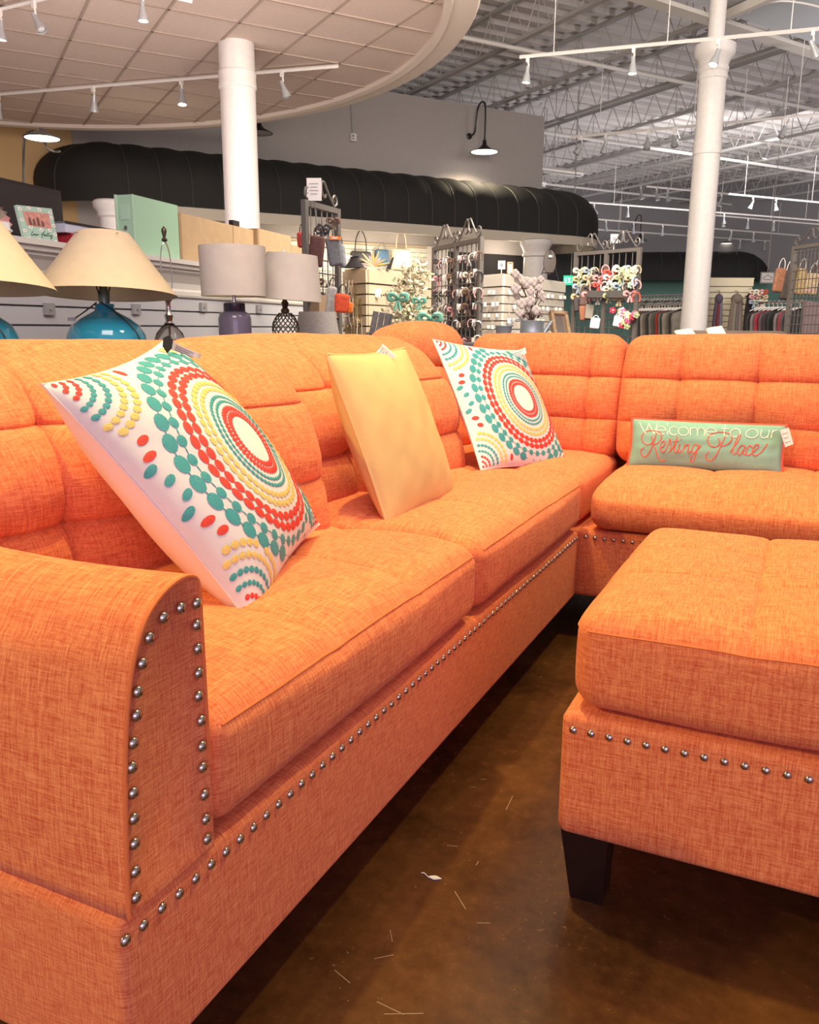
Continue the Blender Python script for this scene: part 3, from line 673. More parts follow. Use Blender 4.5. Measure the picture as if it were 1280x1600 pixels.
for ya_, yb_, sd_ in ((.137, .924, 1), (.931, 1.722, 2)):
    o = seatc('seat_cushion', ya_, yb_, seed=sd_)
    seam_on(o, [(.012, y, .432+.006*math.sin((y-ya_)/(yb_-ya_)*PI)) for y in np.linspace(ya_+.02, yb_-.02, 46)], sofa)
def backc(width, P, rz, prof_, seed, par, height=.385, thick=.20, vc=(-.14, .14), hc=(-.06, .085), depth=.030):
    ts = np.array([a for a, b in prof_]); xs = np.array([b for a, b in prof_])
    def post(v, u):
        v = v.copy(); t = (v[:, 2]/height+.5); v[:, 0] += np.interp(t, ts, xs); return v
    return cushion((thick, width, height), .05, 'back_cushion', par, placer(rotz(rz), P), (.026, .012, .016), lobes(0, (1, list(vc)), (2, list(hc)), depth), seed=seed, post=post, step=.0125)
backc(.80, (-.500, .545, .607), -.27, [(0, .02), (.45, -.01), (.70, -.045), (.78, -.08), (.9, -.13), (1, -.18)], 11, sofa)
backc(.79, (-.478, 1.325, .616), -.13, [(0, .02), (.45, -.01), (.70, -.045), (.78, -.08), (.9, -.13), (1, -.18)], 12, sofa)
rbox('back_frame', (-.86, .0, .2), (-.63, LY-.003, .70), .03, ORANGE, sofa, .15)

# ================================================================ SOFA, CORNER AND RIGHT SECTION
sb = thing('sectional_sofa', (0, LY, 0), 'orange tweed corner and right sofa section with the aqua pillow on it', 'sofa'); so = V3([0, LY, 0])
def offp(f): return f
class Sub:   # build in world coordinates, stored relative to the section's origin
    pass
def rel(o, off):
    me = o.data; n_ = len(me.vertices); a = np.empty(n_*3); me.vertices.foreach_get('co', a); a = a.reshape(-1, 3)-off; me.vertices.foreach_set('co', a.ravel()); me.update(); return o
rel(rbox('base', (-.86, LY+.003, ZB), (1.95, LY+.80, ZS), .014, ORANGE, sb, .15), so)
nails([V3([.019+.0254*k, LY+.002, .278])-so for k in range(22)], (0, -1, 0), sb, .0060)
for x, y in ((.08, LY+.08), (1.85, LY+.08), (-.78, LY+.72), (1.85, LY+.72)):
    mb = MB(); mb.lathe([(.026, 0), (.042, ZB+.01)], V3([x, y, 0])-so, 4); mb.build('leg', LEGM, sb)
rel(cushion((.60, .50, .140), .034, 'seat_cushion', sb, placer(np.eye(3), (-.302, LY+.262, .374)), (.004, .004, .022), None, seed=5), so)
def bseat(x0, x1, seed):
    sz = (x1-x0, .56, .134); crs = lobes(2, (0, [-.13, .13]), (1, [.04]), .012, .05, .003)
    def post(v, u):
        v = v.copy(); fr = np.clip((-u[:, 1]-.4)/.6, 0, 1); v[:, 2] -= .022*fr**2*np.clip(v[:, 2]/.05, 0, 1); v[:, 1] -= .012*np.sin(np.clip((v[:, 2]/.134+.5), 0, 1)*PI)*fr; return v
    rel(cushion(sz, .040, 'seat_cushion', sb, placer(np.eye(3), ((x0+x1)/2, LY-.018+.28, .370)), (.004, .012, .022), crs, seed=seed, post=post, step=.015), so)
bseat(.030, .86, 6); bseat(.866, 1.68, 7)
def bbackc(x0, x1, seed, vc, yoff=0, z=.616, hc=(-.072, .062), P=None, zt=0):
    R = rotz(-PI/2)  # local +x (front) -> world -y ; local y -> world +x
    wd = x1-x0
    def post(v, u):
        v = v.copy(); t = (v[:, 2]/.40+.5); v[:, 0] += .012*np.sin(PI*np.clip(t*1.4, 0, 1))-.03*np.clip((t-.7)/.3, 0, 1); v[:, 2] += zt*np.clip((t-.8)/.2, 0, 1); return v
    crs = lobes(0, (1, vc), (2, list(hc)), .026)
    rel(cushion((.20, wd, .40), .045, 'back_cushion', sb, placer(R@roty(-.16), ((x0+x1)/2, LY+.515+yoff, z)), (.022, .010, .012), crs, seed=seed, post=post, step=.0125), so)
bbackc(-.52, -.008, 21, [-.08, .16], yoff=.02)
bbackc(.008, .80, 22, [.18-.404, .40-.404, .60-.404])
bbackc(.81, 1.6, 23, [-.2, 0, .2])
def hump(): 
    rel(cushion((.20, .34, .42), .055, 'back_cushion', sb, placer(rotz(-.12)@roty(-.2), (-.61, LY+.29, .624)), (.03, .02, .03), lobes(0, (1, [.0]), (2, [-.07, .08]), .024), seed=31, step=.014), so)
hump()
rel(rbox('back_frame', (-.86, LY+.62, .2), (1.95, LY+.80, .70), .03, ORANGE, sb, .15), so)
rel(rbox('back_frame', (-.86, LY+.003, .2), (-.72, LY+.62, .70), .03, ORANGE, sb, .15), so)

# ================================================================ OTTOMAN
ox0, oy0 = .256, .589; OW, OD = .76, .60
ot = thing('ottoman', (ox0+OW/2, oy0+OD/2, 0), 'orange tweed ottoman with nailhead trim and dark tapered legs at right', 'ottoman'); oo = np.array(ot.location)
rel(rbox('base', (ox0, oy0, .114), (ox0+OW, oy0+OD, .306), .014, ORANGE, ot, .15), oo)
crs = lobes(2, (0, [-.145, .145]), (1, [-.06, .12]), .013, .06, .004)
oc = rel(cushion((OW-.02, OD-.004, .148), .036, 'seat_cushion', ot, placer(np.eye(3), (ox0+OW/2+.003, oy0+OD/2-.002, .384)), (.010, .006, .022), crs, seed=41, step=.0125), oo)
seam_on(oc, [(x, oy0-.008, .4345+.004*math.sin((x-ox0)/OW*PI)) for x in np.linspace(ox0+.02, ox0+OW-.02, 46)], ot, oo)
seam_on(oc, [(ox0-.008, y, .4345) for y in np.linspace(oy0+.02, oy0+OD-.02, 40)], ot, oo)
nails([V3([ox0+.018+.02525*k, oy0+.001, .282])-oo for k in range(30)], (0, -1, 0), ot, .0060)
nails([V3([ox0+.001, oy0+.02+.0254*k, .282])-oo for k in range(1, 23)], (-1, 0, 0), ot, .0060)
for x, y, sx, sy in ((ox0+.004, oy0+.012, 1, 1), (ox0+OW-.012, oy0+.015, -1, 1), (ox0+.012, oy0+OD-.015, 1, -1), (ox0+OW-.012, oy0+OD-.015, -1, -1)):
    a, t_ = .070, .018
    top = [(x, y, .118), (x+sx*a, y, .118), (x+sx*a, y+sy*a, .118), (x, y+sy*a, .118)]
    bt = [(x+sx*t_, y+sy*t_*.4, 0), (x+sx*(a-.004), y+sy*t_*.4, 0), (x+sx*(a-.004), y+sy*(a-t_*.4), 0), (x+sx*t_, y+sy*(a-t_*.4), 0)]
    mb = MB(); mb.add(np.array(bt+top)-oo, [(0, 3, 2, 1), (4, 5, 6, 7), (0, 1, 5, 4), (1, 2, 6, 5), (2, 3, 7, 6), (3, 0, 4, 7)]); mb.build('leg', LEGM, ot)

# ================================================================ PILLOWS
def pillow_fn(w_, h_, T, pinch=.07, seed=0, pw=.62, back=1.0):
    def S(uu, vv, side):
        a, b = 2*uu-1, 2*vv-1
        x = w_/2*a*(1-pinch*(1-b*b)); y = h_/2*b*(1-pinch*(1-a*a))
        z = side*(T if side > 0 else T*back)*(np.clip(1-np.abs(a)**2.2, 0, 1)*np.clip(1-np.abs(b)**2.2, 0, 1))**pw
        P = np.stack([x, y, z], -1); amp = .0034*np.clip((1-a*a)*(1-b*b)*4, 0, 1)
        P[..., 2] += amp*noise3(np.stack([a*4, b*4, 0*a], -1), 2.2, seed)*side
        return P
    return S
def pillow_mesh(S, n=36):
    t = .5-.5*np.cos(np.linspace(0, PI, n+1)); t = .6*t+.4*np.linspace(0, 1, n+1)
    A, B = np.meshgrid(t, t, indexing='ij'); fr = S(A, B, 1).reshape(-1, 3); bk = S(A, B, -1).reshape(-1, 3)
    f = [(i*(n+1)+j, (i+1)*(n+1)+j, (i+1)*(n+1)+j+1, i*(n+1)+j+1) for i in range(n) for j in range(n)]
    return fr, bk, f
def euler_R(a):
    return rotz(a[2])@roty(a[1])@rotx(a[0])
def pillow(name, q, S, mf, mbk, label, cat='pillow', group=None):
    R = euler_R(q[:3]); t = V3(q[3:6]); root = bpy.data.objects.new(name, None); col.objects.link(root); root.empty_display_size = .05
    root.matrix_world = Matrix([[*R[i], t[i]] for i in range(3)]+[[0, 0, 0, 1]])
    tag(root, label, cat, group)
    fr, bk, f = pillow_mesh(S)
    mb = MB(); mb.add(fr, f); mb.build('front_panel', mf, root, 'all')
    mb = MB(); mb.add(bk, [g[::-1] for g in f]); mb.build('back_panel', mbk, root, 'all')
    return root
def dots(S, root, cu=.60, cv=.50, th0=0, mainmax=.475, corner=True):
    cols = {'r': MB(), 't': MB(), 'y': MB()}
    def dot(u, v, ru, rv, ang, c):
        ca, sa = math.cos(ang), math.sin(ang); k = 12; pts = [(u, v)]
        for i in range(k):
            x, y = ru*math.cos(2*PI*i/k), rv*math.sin(2*PI*i/k); pts.append((u+x*ca-y*sa, v+x*sa+y*ca))
        p = np.array(pts)
        if (p < .008).any() or (p > .992).any(): return
        P = S(p[:, 0], p[:, 1], 1)
        # local normal
        e = .004; n_ = np.cross(S(p[:, 0]+e, p[:, 1], 1)-P, S(p[:, 0], p[:, 1]+e, 1)-P); n_ /= np.linalg.norm(n_, axis=1)[:, None]+1e-9
        P = P+n_*np.array([.0016]+[.0007]*k)[:, None]
        cols[c].add(P, [(0, 1+i, 1+(i+1) % k) for i in range(k)])
    def ring(cx, cy, r, n, ru, rv, c, test, ph=0):
        for i in range(n):
            a = 2*PI*(i+ph)/n; u, v = cx+r*math.cos(a), cy+r*math.sin(a)
            if 0 < u < 1 and 0 < v < 1 and test(u, v): dot(u, v, rv, ru, a, c)
    main = lambda u, v: True
    spec = [(.122, 44, 'r'), (.152, 48, 'r'), (.188, 50, 't'), (.215, 52, 't'), (.256, 44, 'y'), (.291, 44, 'y'), (.340, 40, 'r'), (.380, 40, 'r'), (.430, 36, 't'), (.476, 36, 't')]
    for k, (r, n, c) in enumerate(spec):
        ru = PI*r/n*.98; rv = min(ru*.72, .0185)
        if k == 9: rv = .026; ru = PI*r/n*.88
        if k == 8: rv = .019; ru = .0235
        if k == 0: rv = .015
        if k == 1: rv = .015
        ring(cu, cv, r, n, ru, rv, c, main)
        if k > 5: ring(cu, cv, r, n, PI*r/n*.45, .0022, c, main, .5)
    if corner:
        for (x, y) in ((0, 0), (0, 1), (1, 0), (1, 1)):
            for r, n, c in [(.032, 10, 'r'), (.060, 18, 'r'), (.092, 26, 'r'), (.130, 36, 't'), (.170, 40, 't'), (.215, 44, 'y'), (.255, 46, 'y')]:
                ru = PI*r/n*.95; ring(x, y, r, n, ru, min(ru*.85, .019), c, lambda u, v: math.hypot(u-cu, v-cv) > .505)
            for r, n in [(.315, 38), (.365, 40)]:
                ring(x, y, r, n, PI*r/n*.9, .015, 'r', lambda u, v: math.hypot(u-cu, v-cv) > .525)
        for v_, u_ in [(.42, .03), (.47, .06), (.54, .05), (.60, .03)]: dot(u_, v_, .022, .015, .5, 't')
    for c, m_, nm in (('r', THR, 'coral'), ('t', THT, 'teal'), ('y', THY, 'yellow')):
        if cols[c].n: cols[c].build('embroidered_dots', m_, root, 'all', kind='stuff', label=nm+' embroidered ovals')
def edge_piping(S, root, m_, r=.0022, name='seam_piping'):
    t = np.linspace(0, 1, 26)[:-1]; loop = [(x, 0) for x in t]+[(1, x) for x in t]+[(1-x, 1) for x in t]+[(0, 1-x) for x in t]; loop = np.array(loop)
    mb = MB(); mb.tube(S(loop[:, 0], loop[:, 1], 1), r, 6, closed=True); return mb.build(name, m_, root, True)
def paper_tag(root, pts, m_=PAPER, name='price_tag', lines=3, loop=None):
    """pts: 4 world corners"""
    Mi = np.array(root.matrix_world.inverted()); P = [(Mi@np.array([*p, 1]))[:3] for p in pts]
    a, b, c, d = P; k = 8; mb = MB(); vs = []; nrm = np.cross(b-a, d-a); nrm /= np.linalg.norm(nrm)
    for i in range(k+1):
        s = i/k; q = nrm*.006*math.sin(PI*s); vs += [a+(b-a)*s+q, d+(c-d)*s+q]
    vs = np.array(vs); th = nrm*.0006; m = len(vs)
    fs = [(2*i, 2*i+2, 2*i+3, 2*i+1) for i in range(k)]; fs2 = [tuple(j+m for j in f[::-1]) for f in fs]
    mb.add(np.vstack([vs+th, vs-th]), fs+fs2+[(0, 1, 1+m, m), (2*k, 2*k+m, 2*k+1+m, 2*k+1)]); tg = mb.build(name, m_, root, 'all')
    mb = MB()
    for i in range(lines):
        t_ = .25+.5*i/max(1, lines-1)
        for sg in (1, -1):
            pp = [a+(b-a)*s+(d-a)*t_+nrm*(.006*math.sin(PI*s)+sg*.0012) for s in np.linspace(.15, .8-.12*(i % 2), 6)]; mb.tube(pp, .0006, 4)
    mb.build('printed_line', INK, tg)
    return tg
S1 = pillow_fn(.408, .425, .078, .075, 1, back=1.3, pw=.54)
p1 = pillow('throw_pillow', [0.9263, -0.132, 1.8882, -0.3150, 0.5360, 0.6237], S1, PWHITE, PINKW, 'large dotted throw pillow leaning in front by the nailhead arm')
dots(S1, p1, .590, .475); edge_piping(S1, p1, PINKW, .0018)
paper_tag(p1, [PD(270, 533, 1.34), PD(314, 553, 1.40), PD(312, 561, 1.40), PD(267, 546, 1.34)])
pd_ = [PD(x, y, 1.33) for x, y in [(263, 524), (270, 530), (268, 544), (261, 552), (254, 541), (255, 528)]]; inv = np.array(p1.matrix_world.inverted())
mb = MB(); mb.prism([(inv@np.array([*p, 1]))[:3] for p in pd_], [(inv@np.array([*(pd_[0]+R2*.002), 1]))[:3]-(inv@np.array([*pd_[0], 1]))[:3]][0]); mb.build('hang_tag', BLACKC, p1, label='black leaf-shaped hang tag')
S2_ = pillow_fn(.35, .375, .050, .045, 4, pw=.5, back=1.5)
p2_ = pillow('throw_pillow', [1.19, -0.0182, 1.549, -0.2798, 1.1477, 0.6149], S2_, YEL, YEL, 'plain mustard yellow throw pillow between the two dotted ones')
edge_piping(S2_, p2_, YEL, .0034)
dpt = lambda P: float((V3(P)-CAM)@R2)
td = dpt((-.34, 1.25, .79))-.06; paper_tag(p2_, [PD(583, 556, td), PD(598, 537, td), PD(620, 557, td), PD(597, 567, td)])
S3 = pillow_fn(.405, .415, .052, .055, 7, back=1.3)
p3 = pillow('throw_pillow', [0.995, 0.0925, 1.1897, -0.2746, 1.8498, 0.6161], S3, PWHITE, PINKW, 'smaller-looking dotted throw pillow furthest back, near the sofa corner')
dots(S3, p3, .60, .50); edge_piping(S3, p3, PINKW, .0018)
td = dpt((-.30, 2.06, .765))-.05; paper_tag(p3, [PD(796, 551, td), PD(821, 543, td), PD(823, 552, td), PD(800, 562, td)])
# lumbar pillow with script lettering
S4 = pillow_fn(.425, .142, .044, .03, 9, pw=.40)
def S4b(u, v, s):
    P = S4(u, v, s); P[..., 2] += s*.0042*np.sin(u*75+3*np.sin(v*4))*np.clip(1-np.abs(2*v-1), 0, 1)*np.clip(1.0-v*1.3, 0, 1); return P
p4 = pillow('lumbar_pillow', [1.36, 0.0, .04, *PY(1101, 698, 2.03)], S4b, AQUA, AQUA, 'small aqua lumbar pillow with white and coral lettering')
edge_piping(S4b, p4, CORAL, .0046)
def crop2uv(x, y):
    xl = 125-45*(y-95)/275; xr = 1110+20*(y-110)/290
    yt = 95+15*(x-125)/985; yb = 372+28*(x-80)/1050
    return np.clip((x-xl)/(xr-xl), .02, .98), np.clip(1-(y-yt)/(yb-yt), .02, .98)
def arc(cx, cy, rx, ry, a0=0, a1=360, n=14): return [(cx+rx*math.cos(math.radians(a)), cy+ry*math.sin(math.radians(a))) for a in np.linspace(a0, a1, n)]
def strokes(lst, root, S, m_, r, mapf, name, smooth=True):
    mb = MB()
    for s in lst:
        q = cr_spline([(x, y, 0) for x, y in s], 5)[:, :2] if smooth and len(s) > 2 else np.array(s, float)
        uv = np.array([mapf(x, y) for x, y in q]); P = S(uv[:, 0], uv[:, 1], 1); P[:, 2] += r*.5; mb.tube(P, r, 5)
    return mb.build(name, m_, root, True)
ee = lambda x: [(x-34, 163), (x+30, 163)]
e_c = lambda x: arc(x, 163, 33, 25, 0, -310, 12)
wel = [[(178, 118), (210, 186)], [(210, 186), (242, 122)], [(242, 122), (272, 186)], [(272, 186), (300, 122)], ee(322), e_c(322), [(366, 116), (366, 188)], arc(408, 164, 30, 25, -40, -320, 12), arc(472, 165, 34, 25),
       [(518, 188), (518, 140)], [(518, 158), (526, 145), (545, 141), (560, 148), (564, 160), (564, 188)], [(564, 158), (572, 145), (590, 141), (606, 148), (610, 160), (610, 188)], ee(652), e_c(652),
       [(737, 112), (737, 172), (748, 187), (764, 186)], [(716, 141), (764, 141)], arc(806, 165, 32, 25), arc(911, 165, 38, 26), [(966, 140), (966, 170), (980, 187), (1000, 187), (1013, 172)], [(1013, 140), (1013, 188)], [(1034, 188), (1034, 140)], [(1034, 158), (1042, 146), (1060, 140)]]
strokes(wel, p4, S4b, THW, .0013, crop2uv, 'white_lettering')
rest = [[(255, 198), (264, 228), (235, 248), (205, 243), (185, 220), (190, 190), (225, 168), (270, 165), (315, 178), (325, 205), (300, 235), (265, 245)],
        [(288, 182), (265, 240), (240, 290), (208, 318), (182, 307), (178, 280), (200, 264)], [(266, 245), (285, 280), (300, 320), (325, 340), (352, 333)],
        [(318, 266), (342, 250), (347, 232), (333, 226), (317, 248), (316, 276), (332, 291), (352, 276), (372, 240), (383, 212), (388, 245), (386, 276), (368, 292)],
        [(386, 282), (410, 250), (432, 196)], [(432, 196), (414, 262), (416, 288), (432, 284), (446, 250)], [(402, 226), (442, 222)], [(448, 240), (438, 276), (446, 291), (462, 276)], [(456, 214), (459, 210)],
        [(468, 291), (484, 240)], [(472, 276), (494, 246), (508, 242), (510, 258), (504, 280), (512, 291), (528, 276)],
        [(572, 246), (552, 238), (534, 262), (536, 286), (554, 284), (576, 246)], [(578, 240), (560, 296), (542, 338), (526, 338), (530, 312), (560, 284), (592, 244)],
        [(703, 198), (716, 228), (690, 248), (655, 245), (635, 220), (640, 190), (680, 165), (735, 162), (780, 175), (790, 205), (760, 235), (725, 245)],
        [(748, 182), (722, 245), (695, 300), (665, 330), (635, 324), (627, 298), (648, 280)],
        [(786, 276), (826, 222), (842, 184), (832, 172), (814, 222), (802, 272), (812, 291), (828, 278)],
        [(880, 242), (858, 234), (836, 260), (838, 286), (856, 286), (880, 244)], [(882, 240), (870, 276), (880, 291), (892, 280)],
        [(926, 246), (910, 234), (892, 258), (894, 286), (912, 290), (932, 274)], [(932, 270), (958, 250), (966, 232), (948, 228), (932, 252), (934, 284), (958, 290), (992, 264), (1018, 220)]]
strokes(rest, p4, S4b, CORAL, .0015, crop2uv, 'coral_lettering')
td = dpt(PY(1222, 685, 2.0))-.03; paper_tag(p4, [PD(1219, 672, td), PD(1233, 668, td), PD(1240, 694, td), PD(1227, 699, td)])
# loose tags lying on the back of the right section
for x0, y0, x1, y1, lb in [(1056, 515, 1088, 519, 'folded white paper tag on the sofa back, left of the column foot'), (1106, 511, 1136, 520, 'white paper tag on the sofa back, right of the column foot')]:
    a_ = PY(x0, y0+1, 2.30); b_ = PY(x1-8, y0-2, 2.30); c_ = PY(x1, y1+4, 2.24); d_ = PY(x0+2, y1+3, 2.24)
    t = thing('paper_tag', d_, lb, 'tag'); mb = MB(); mb.add([a_-d_, b_-d_, c_-d_, d_-d_, a_-d_+R2*.02, b_-d_+R2*.02, c_-d_+R2*.004, R2*.004], [(0, 1, 2, 3), (7, 6, 5, 4), (0, 4, 5, 1), (2, 6, 7, 3), (1, 5, 6, 2), (0, 3, 7, 4)]); mb.build('card', PAPER, t)
# litter on the floor
pf = PZ(680, 1373, .0); t = thing('paper_scrap', pf, 'tiny white paper scrap on the brown floor', 'scrap')
mb = MB(); mb.prism([(-.012, -.003, .001), (.0, -.005, .001), (.010, .002, .001), (.0, .005, .001), (-.006, .002, .001)], (0, 0, .0015)); mb.tube([(-.012, -.002, .002), (-.020, .003, .002), (-.024, .001, .002)], .0008, 5); mb.build('scrap', PAPER, t)
mb = MB()
for k in range(26):
    p = PZ(random.uniform(520, 860), random.uniform(1200, 1590), .0004)
    if p[0] < .03: continue
    a = random.uniform(0, PI); L = random.choice([.0015, .002, .012, .03, .05])*random.uniform(.6, 1.2)
    mb.boxz(p, (L, .0009, .0004), a)
tag(mb.build('scratch_marks', mat('scratch_pale', (.40, .26, .16), .6)), 'fine pale scratches and grit on the brown floor', 'scratches', kind='stuff')

# ================================================================ SLATWALL GONDOLA BEHIND THE LEFT OF THE SOFA
G0 = V3([-2.321, 1.896, 0]); gd = V3([-2.53, 3.407, 0])-G0; gd /= np.linalg.norm(gd); ng = V3([gd[1], -gd[0], 0]); RG = np.stack([gd, -ng, Z], 1)
def GP(x, y, off=0): return PN(x, y, G0+ng*off, ng)
gy0, gy1 = -1.6, float((GP(476, 500)-G0)@gd)
gl = thing('slatwall_gondola', G0, 'long white slatwall display with crown moulding behind the lamps', 'display unit')
def gbox(o0, o1, z0, z1, y0=None, y1=None):
    y0 = gy0 if y0 is None else y0; y1 = gy1 if y1 is None else y1
    c = gd*(y0+y1)/2+ng*(o0+o1)/2+Z*(z0+z1)/2; mb = MB(); return mb.box(c, (y1-y0, o1-o0, z1-z0), RG)
z = .843-.0762*9
while z < 1.0:
    gbox(-.012, .012, z+.004, min(z+.0722, 1.03)).build('slat', SLATG, gl); z += .0762
gbox(-.30, -.012, 0, 1.13).build('core_panel', mat('groove_grey', (.30, .30, .33), .7), gl)
gbox(-.36, .09, 1.15, 1.172).build('top_shelf', TRIMW, gl)
mb = MB(); prof = [(0, .99), (.022, .99), (.026, 1.0), (.026, 1.02), (.018, 1.03), (.022, 1.06), (.045, 1.10), (.060, 1.115), (.060, 1.125), (.075, 1.13), (.080, 1.15), (0, 1.15)]
mb.prism([gd*(gy0-.0)+ng*a+Z*b for a, b in prof], gd*(gy1-gy0)); mb.build('crown_moulding', TRIMW, gl)
for x, y in ((77, 483), (213, 483), (318, 480), (405, 483)):
    p = GP(x, y, .02)-G0; mb = MB(); mb.box(p+ng*.0, (.058, .012, .048), RG); mb.tube([p+ng*.005, p+ng*.012], .006, 8); mb.build('bracket', mat('bracket_grey', (.33, .32, .33), .5), gl)
def shelf_box(xa, xb, ytop, depth, m, name, label, cat, off=-.04, zb=1.172, end_m=None, group=None, ybot=395):
    A_ = GP(xa, ybot, off); B_ = GP(xb, ybot, off); s0 = (A_-G0)@gd; s1 = (B_-G0)@gd; zt = float(PN(xa, ytop, G0+ng*off, ng)[2])
    base = G0+gd*s0+ng*off+Z*zb; t = thing(name, base, label, cat, group); L = s1-s0; H = zt-zb
    mb = MB(); mb.box(gd*L/2-ng*depth/2+Z*H/2, (L, depth, H), RG); mb.build('body', m, t)
    return t, L, H
def lid_lines(t, L, H, depth, m):
    mb = MB(); mb.box(gd*.004+gd*L/2-ng*depth/2+Z*(H-.004), (L+.008, depth+.008, .010), RG); mb.build('lid', m, t)
BLKP = mat('black_panel', (.028, .021, .022), .5)
t, L, H = shelf_box(-120, 103, 250, .03, BLKP, 'black_board', 'big black board standing on the shelf at the far left', 'board', off=-.22)
mb = MB(); mb.box(gd*L/2+ng*.004+Z*H/2, (L-.03, .006, H-.03), RG); mb.build('face', mat('black_face', (.034, .026, .027), .6), t)
t, L, H = shelf_box(113, 219, 365, .20, RED, 'storage_box', 'dark red box on the shelf behind the turquoise lamp', 'box', off=-.05)
lid_lines(t, L, H, .20, mat('red_lid', (.42, .03, .045), .6)); zred = 1.172+H
t, L, H = shelf_box(105, 194, 346, .22, mat('pale_blue_box', (.55, .58, .70), .6), 'flat_box', 'flat pale box with a black lid lying on the red box', 'box', off=-.06, zb=zred+.004)
lid_lines(t, L, H, .22, BLKP)
t, L, H = shelf_box(213, 281, 305, .10, MINT, 'binder', 'mint green binder standing on the shelf', 'binder', off=.03)
mb = MB(); mb.box(-gd*.001-ng*.094+Z*H/2, (.006, .012, H+.004), RG); mb.box(-gd*.001-ng*.002+Z*H/2, (.004, .006, H+.002), RG); mb.build('cover_edge', mat('mint_light', (.48, .70, .52), .6), t)
mb = MB(); mb.lathe([(.011, -.001), (.011, .002), (.008, .003), (.007, .0)], -gd*.002-ng*.048+Z*H*.45, 14, R=np.array(Vector(-gd).to_track_quat('Z', 'Y').to_matrix())); mb.build('finger_ring', STEEL, t, True)
mb = MB(); mb.box(-gd*.001-ng*.048+Z*H*.72, (.003, .05, .07), RG); mb.build('spine_label', mat('mint_label', (.42, .64, .48), .6), t)
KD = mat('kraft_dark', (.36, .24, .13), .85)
for k, (xa, xb, yt, off, lb) in enumerate([(283, 365, 333, -.06, 'tallest kraft card box, next to the mint binder'), (364, 405, 352, -.09, 'second kraft card box, stepping down behind the drum shade'), (404, 455, 357, -.06, 'third kraft card box, above the second lamp shade'), (454, 492, 382, -.08, 'lowest kraft card box at the end of the shelf')]):
    t, L, H = shelf_box(xa, xb, yt, .09, KRAFT, 'card_box', lb, 'box', off=off)
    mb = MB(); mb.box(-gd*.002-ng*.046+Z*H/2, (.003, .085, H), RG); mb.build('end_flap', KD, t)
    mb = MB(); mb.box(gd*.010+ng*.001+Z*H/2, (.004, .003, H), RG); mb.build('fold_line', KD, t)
t, L, H = shelf_box(366, 376, 344, .03, BLACKC, 'knob', 'small black rounded stopper behind the kraft boxes', 'stopper', off=-.2)
# patterned picture frame leaning on the black board
c4 = [GP(25, 320, -.05), GP(81, 326, -.05), GP(92, 384, -.01), GP(39, 377, -.01)]   # TL TR BR BL
c4[2][2] = max(c4[2][2], 1.174); c4[3][2] = max(c4[3][2], 1.174)
fr = thing('picture_frame', c4[3], 'mint picture frame with pink flowers and handwritten words', 'picture frame'); fo_ = np.array(fr.location)
nfr = np.cross(c4[2]-c4[3], c4[0]-c4[3]); nfr /= np.linalg.norm(nfr)
def FQ(u, v): u = np.asarray(u, float); v = np.asarray(v, float); return ((1-v)[..., None]*((1-u)[..., None]*c4[3]+u[..., None]*c4[2])+v[..., None]*((1-u)[..., None]*c4[0]+u[..., None]*c4[1]))-fo_
def fq(u, v, h=0): return FQ(np.array([u]), np.array([v]))[0]+nfr*h
mb = MB(); mb.prism([fq(0, 0, -.012), fq(1, 0, -.012), fq(1, 1, -.012), fq(0, 1, -.012)], nfr*.012); mb.build('board', mat('frame_mint', (.40, .58, .48), .6), fr)
mb = MB(); mb.prism([fq(.16, .44), fq(.86, .42), fq(.86, .84), fq(.13, .84)], nfr*.002); mb.build('photo', mat('photo_pink', (.72, .34, .26), .5, c2=(.50, .22, .20), vscale=60), fr)
mb = MB()
for u, h in ((.27, .22), (.38, .20), (.50, .26), (.62, .16)):
    mb.prism([fq(u-.045, .46, .002), fq(u+.045, .46, .002), fq(u+.03, .46+h*.8, .002), fq(u, .46+h, .002), fq(u-.03, .46+h*.8, .002)], nfr*.001)
mb.build('photo_figures', mat('photo_dark', (.18, .08, .07), .6), fr)
fl = [(.07, .90), (.33, .95), (.62, .93), (.92, .88), (.94, .74), (.05, .58), (.07, .28), (.26, .40), (.55, .36), (.80, .38), (.95, .28), (.14, .07), (.42, .06), (.68, .05), (.92, .07), (.95, .52)]
m1, m2 = MB(), MB()
for u, v in fl:
    def dsk(r, h): return [fq(u+r*math.cos(a)*1.0, v+r*math.sin(a)*.9, h) for a in np.linspace(0, 2*PI, 9)[:-1]]
    m1.prism(dsk(.055, .0005), nfr*.0008); m2.prism(dsk(.020, .0014), nfr*.0008)
m1.build('flower_petals', PAPER, fr, kind='stuff'); m2.build('flower_centres', mat('flower_pink', (.55, .20, .22), .7), fr, kind='stuff')
def FS(u, v, s): return FQ(u, v)+nfr*.0012
def mfr(x, y):
    # crop pixels of the frame to its own coordinates
    b = (y-235-75*(x-300)/640)/655; return (x-300-150*b)/635, 1-b
mb = MB()
for st in [[(595, 735), (568, 785), (574, 822), (604, 800)], [(608, 795), (618, 782), (622, 815), (640, 792)], [(640, 792), (648, 815), (664, 790), (668, 812), (690, 795), (700, 800)], [(805, 745), (772, 775), (758, 862)], [(745, 800), (795, 788)], [(800, 792), (803, 826), (824, 800), (830, 826)], [(832, 826), (868, 765)], [(855, 830), (892, 768)], [(884, 830), (905, 806)], [(905, 806), (920, 826), (948, 806)], [(948, 806), (925, 882), (948, 850)]]:
    q = cr_spline([(x, y, 0) for x, y in st], 4) if len(st) > 2 else np.array([(x, y, 0) for x, y in st], float)
    mb.tube([fq(*mfr(x, y), .0015) for x, y, _ in q], .0013, 4)
mb.build('handwriting', mat('frame_ink', (.02, .05, .04), .6), fr, True)
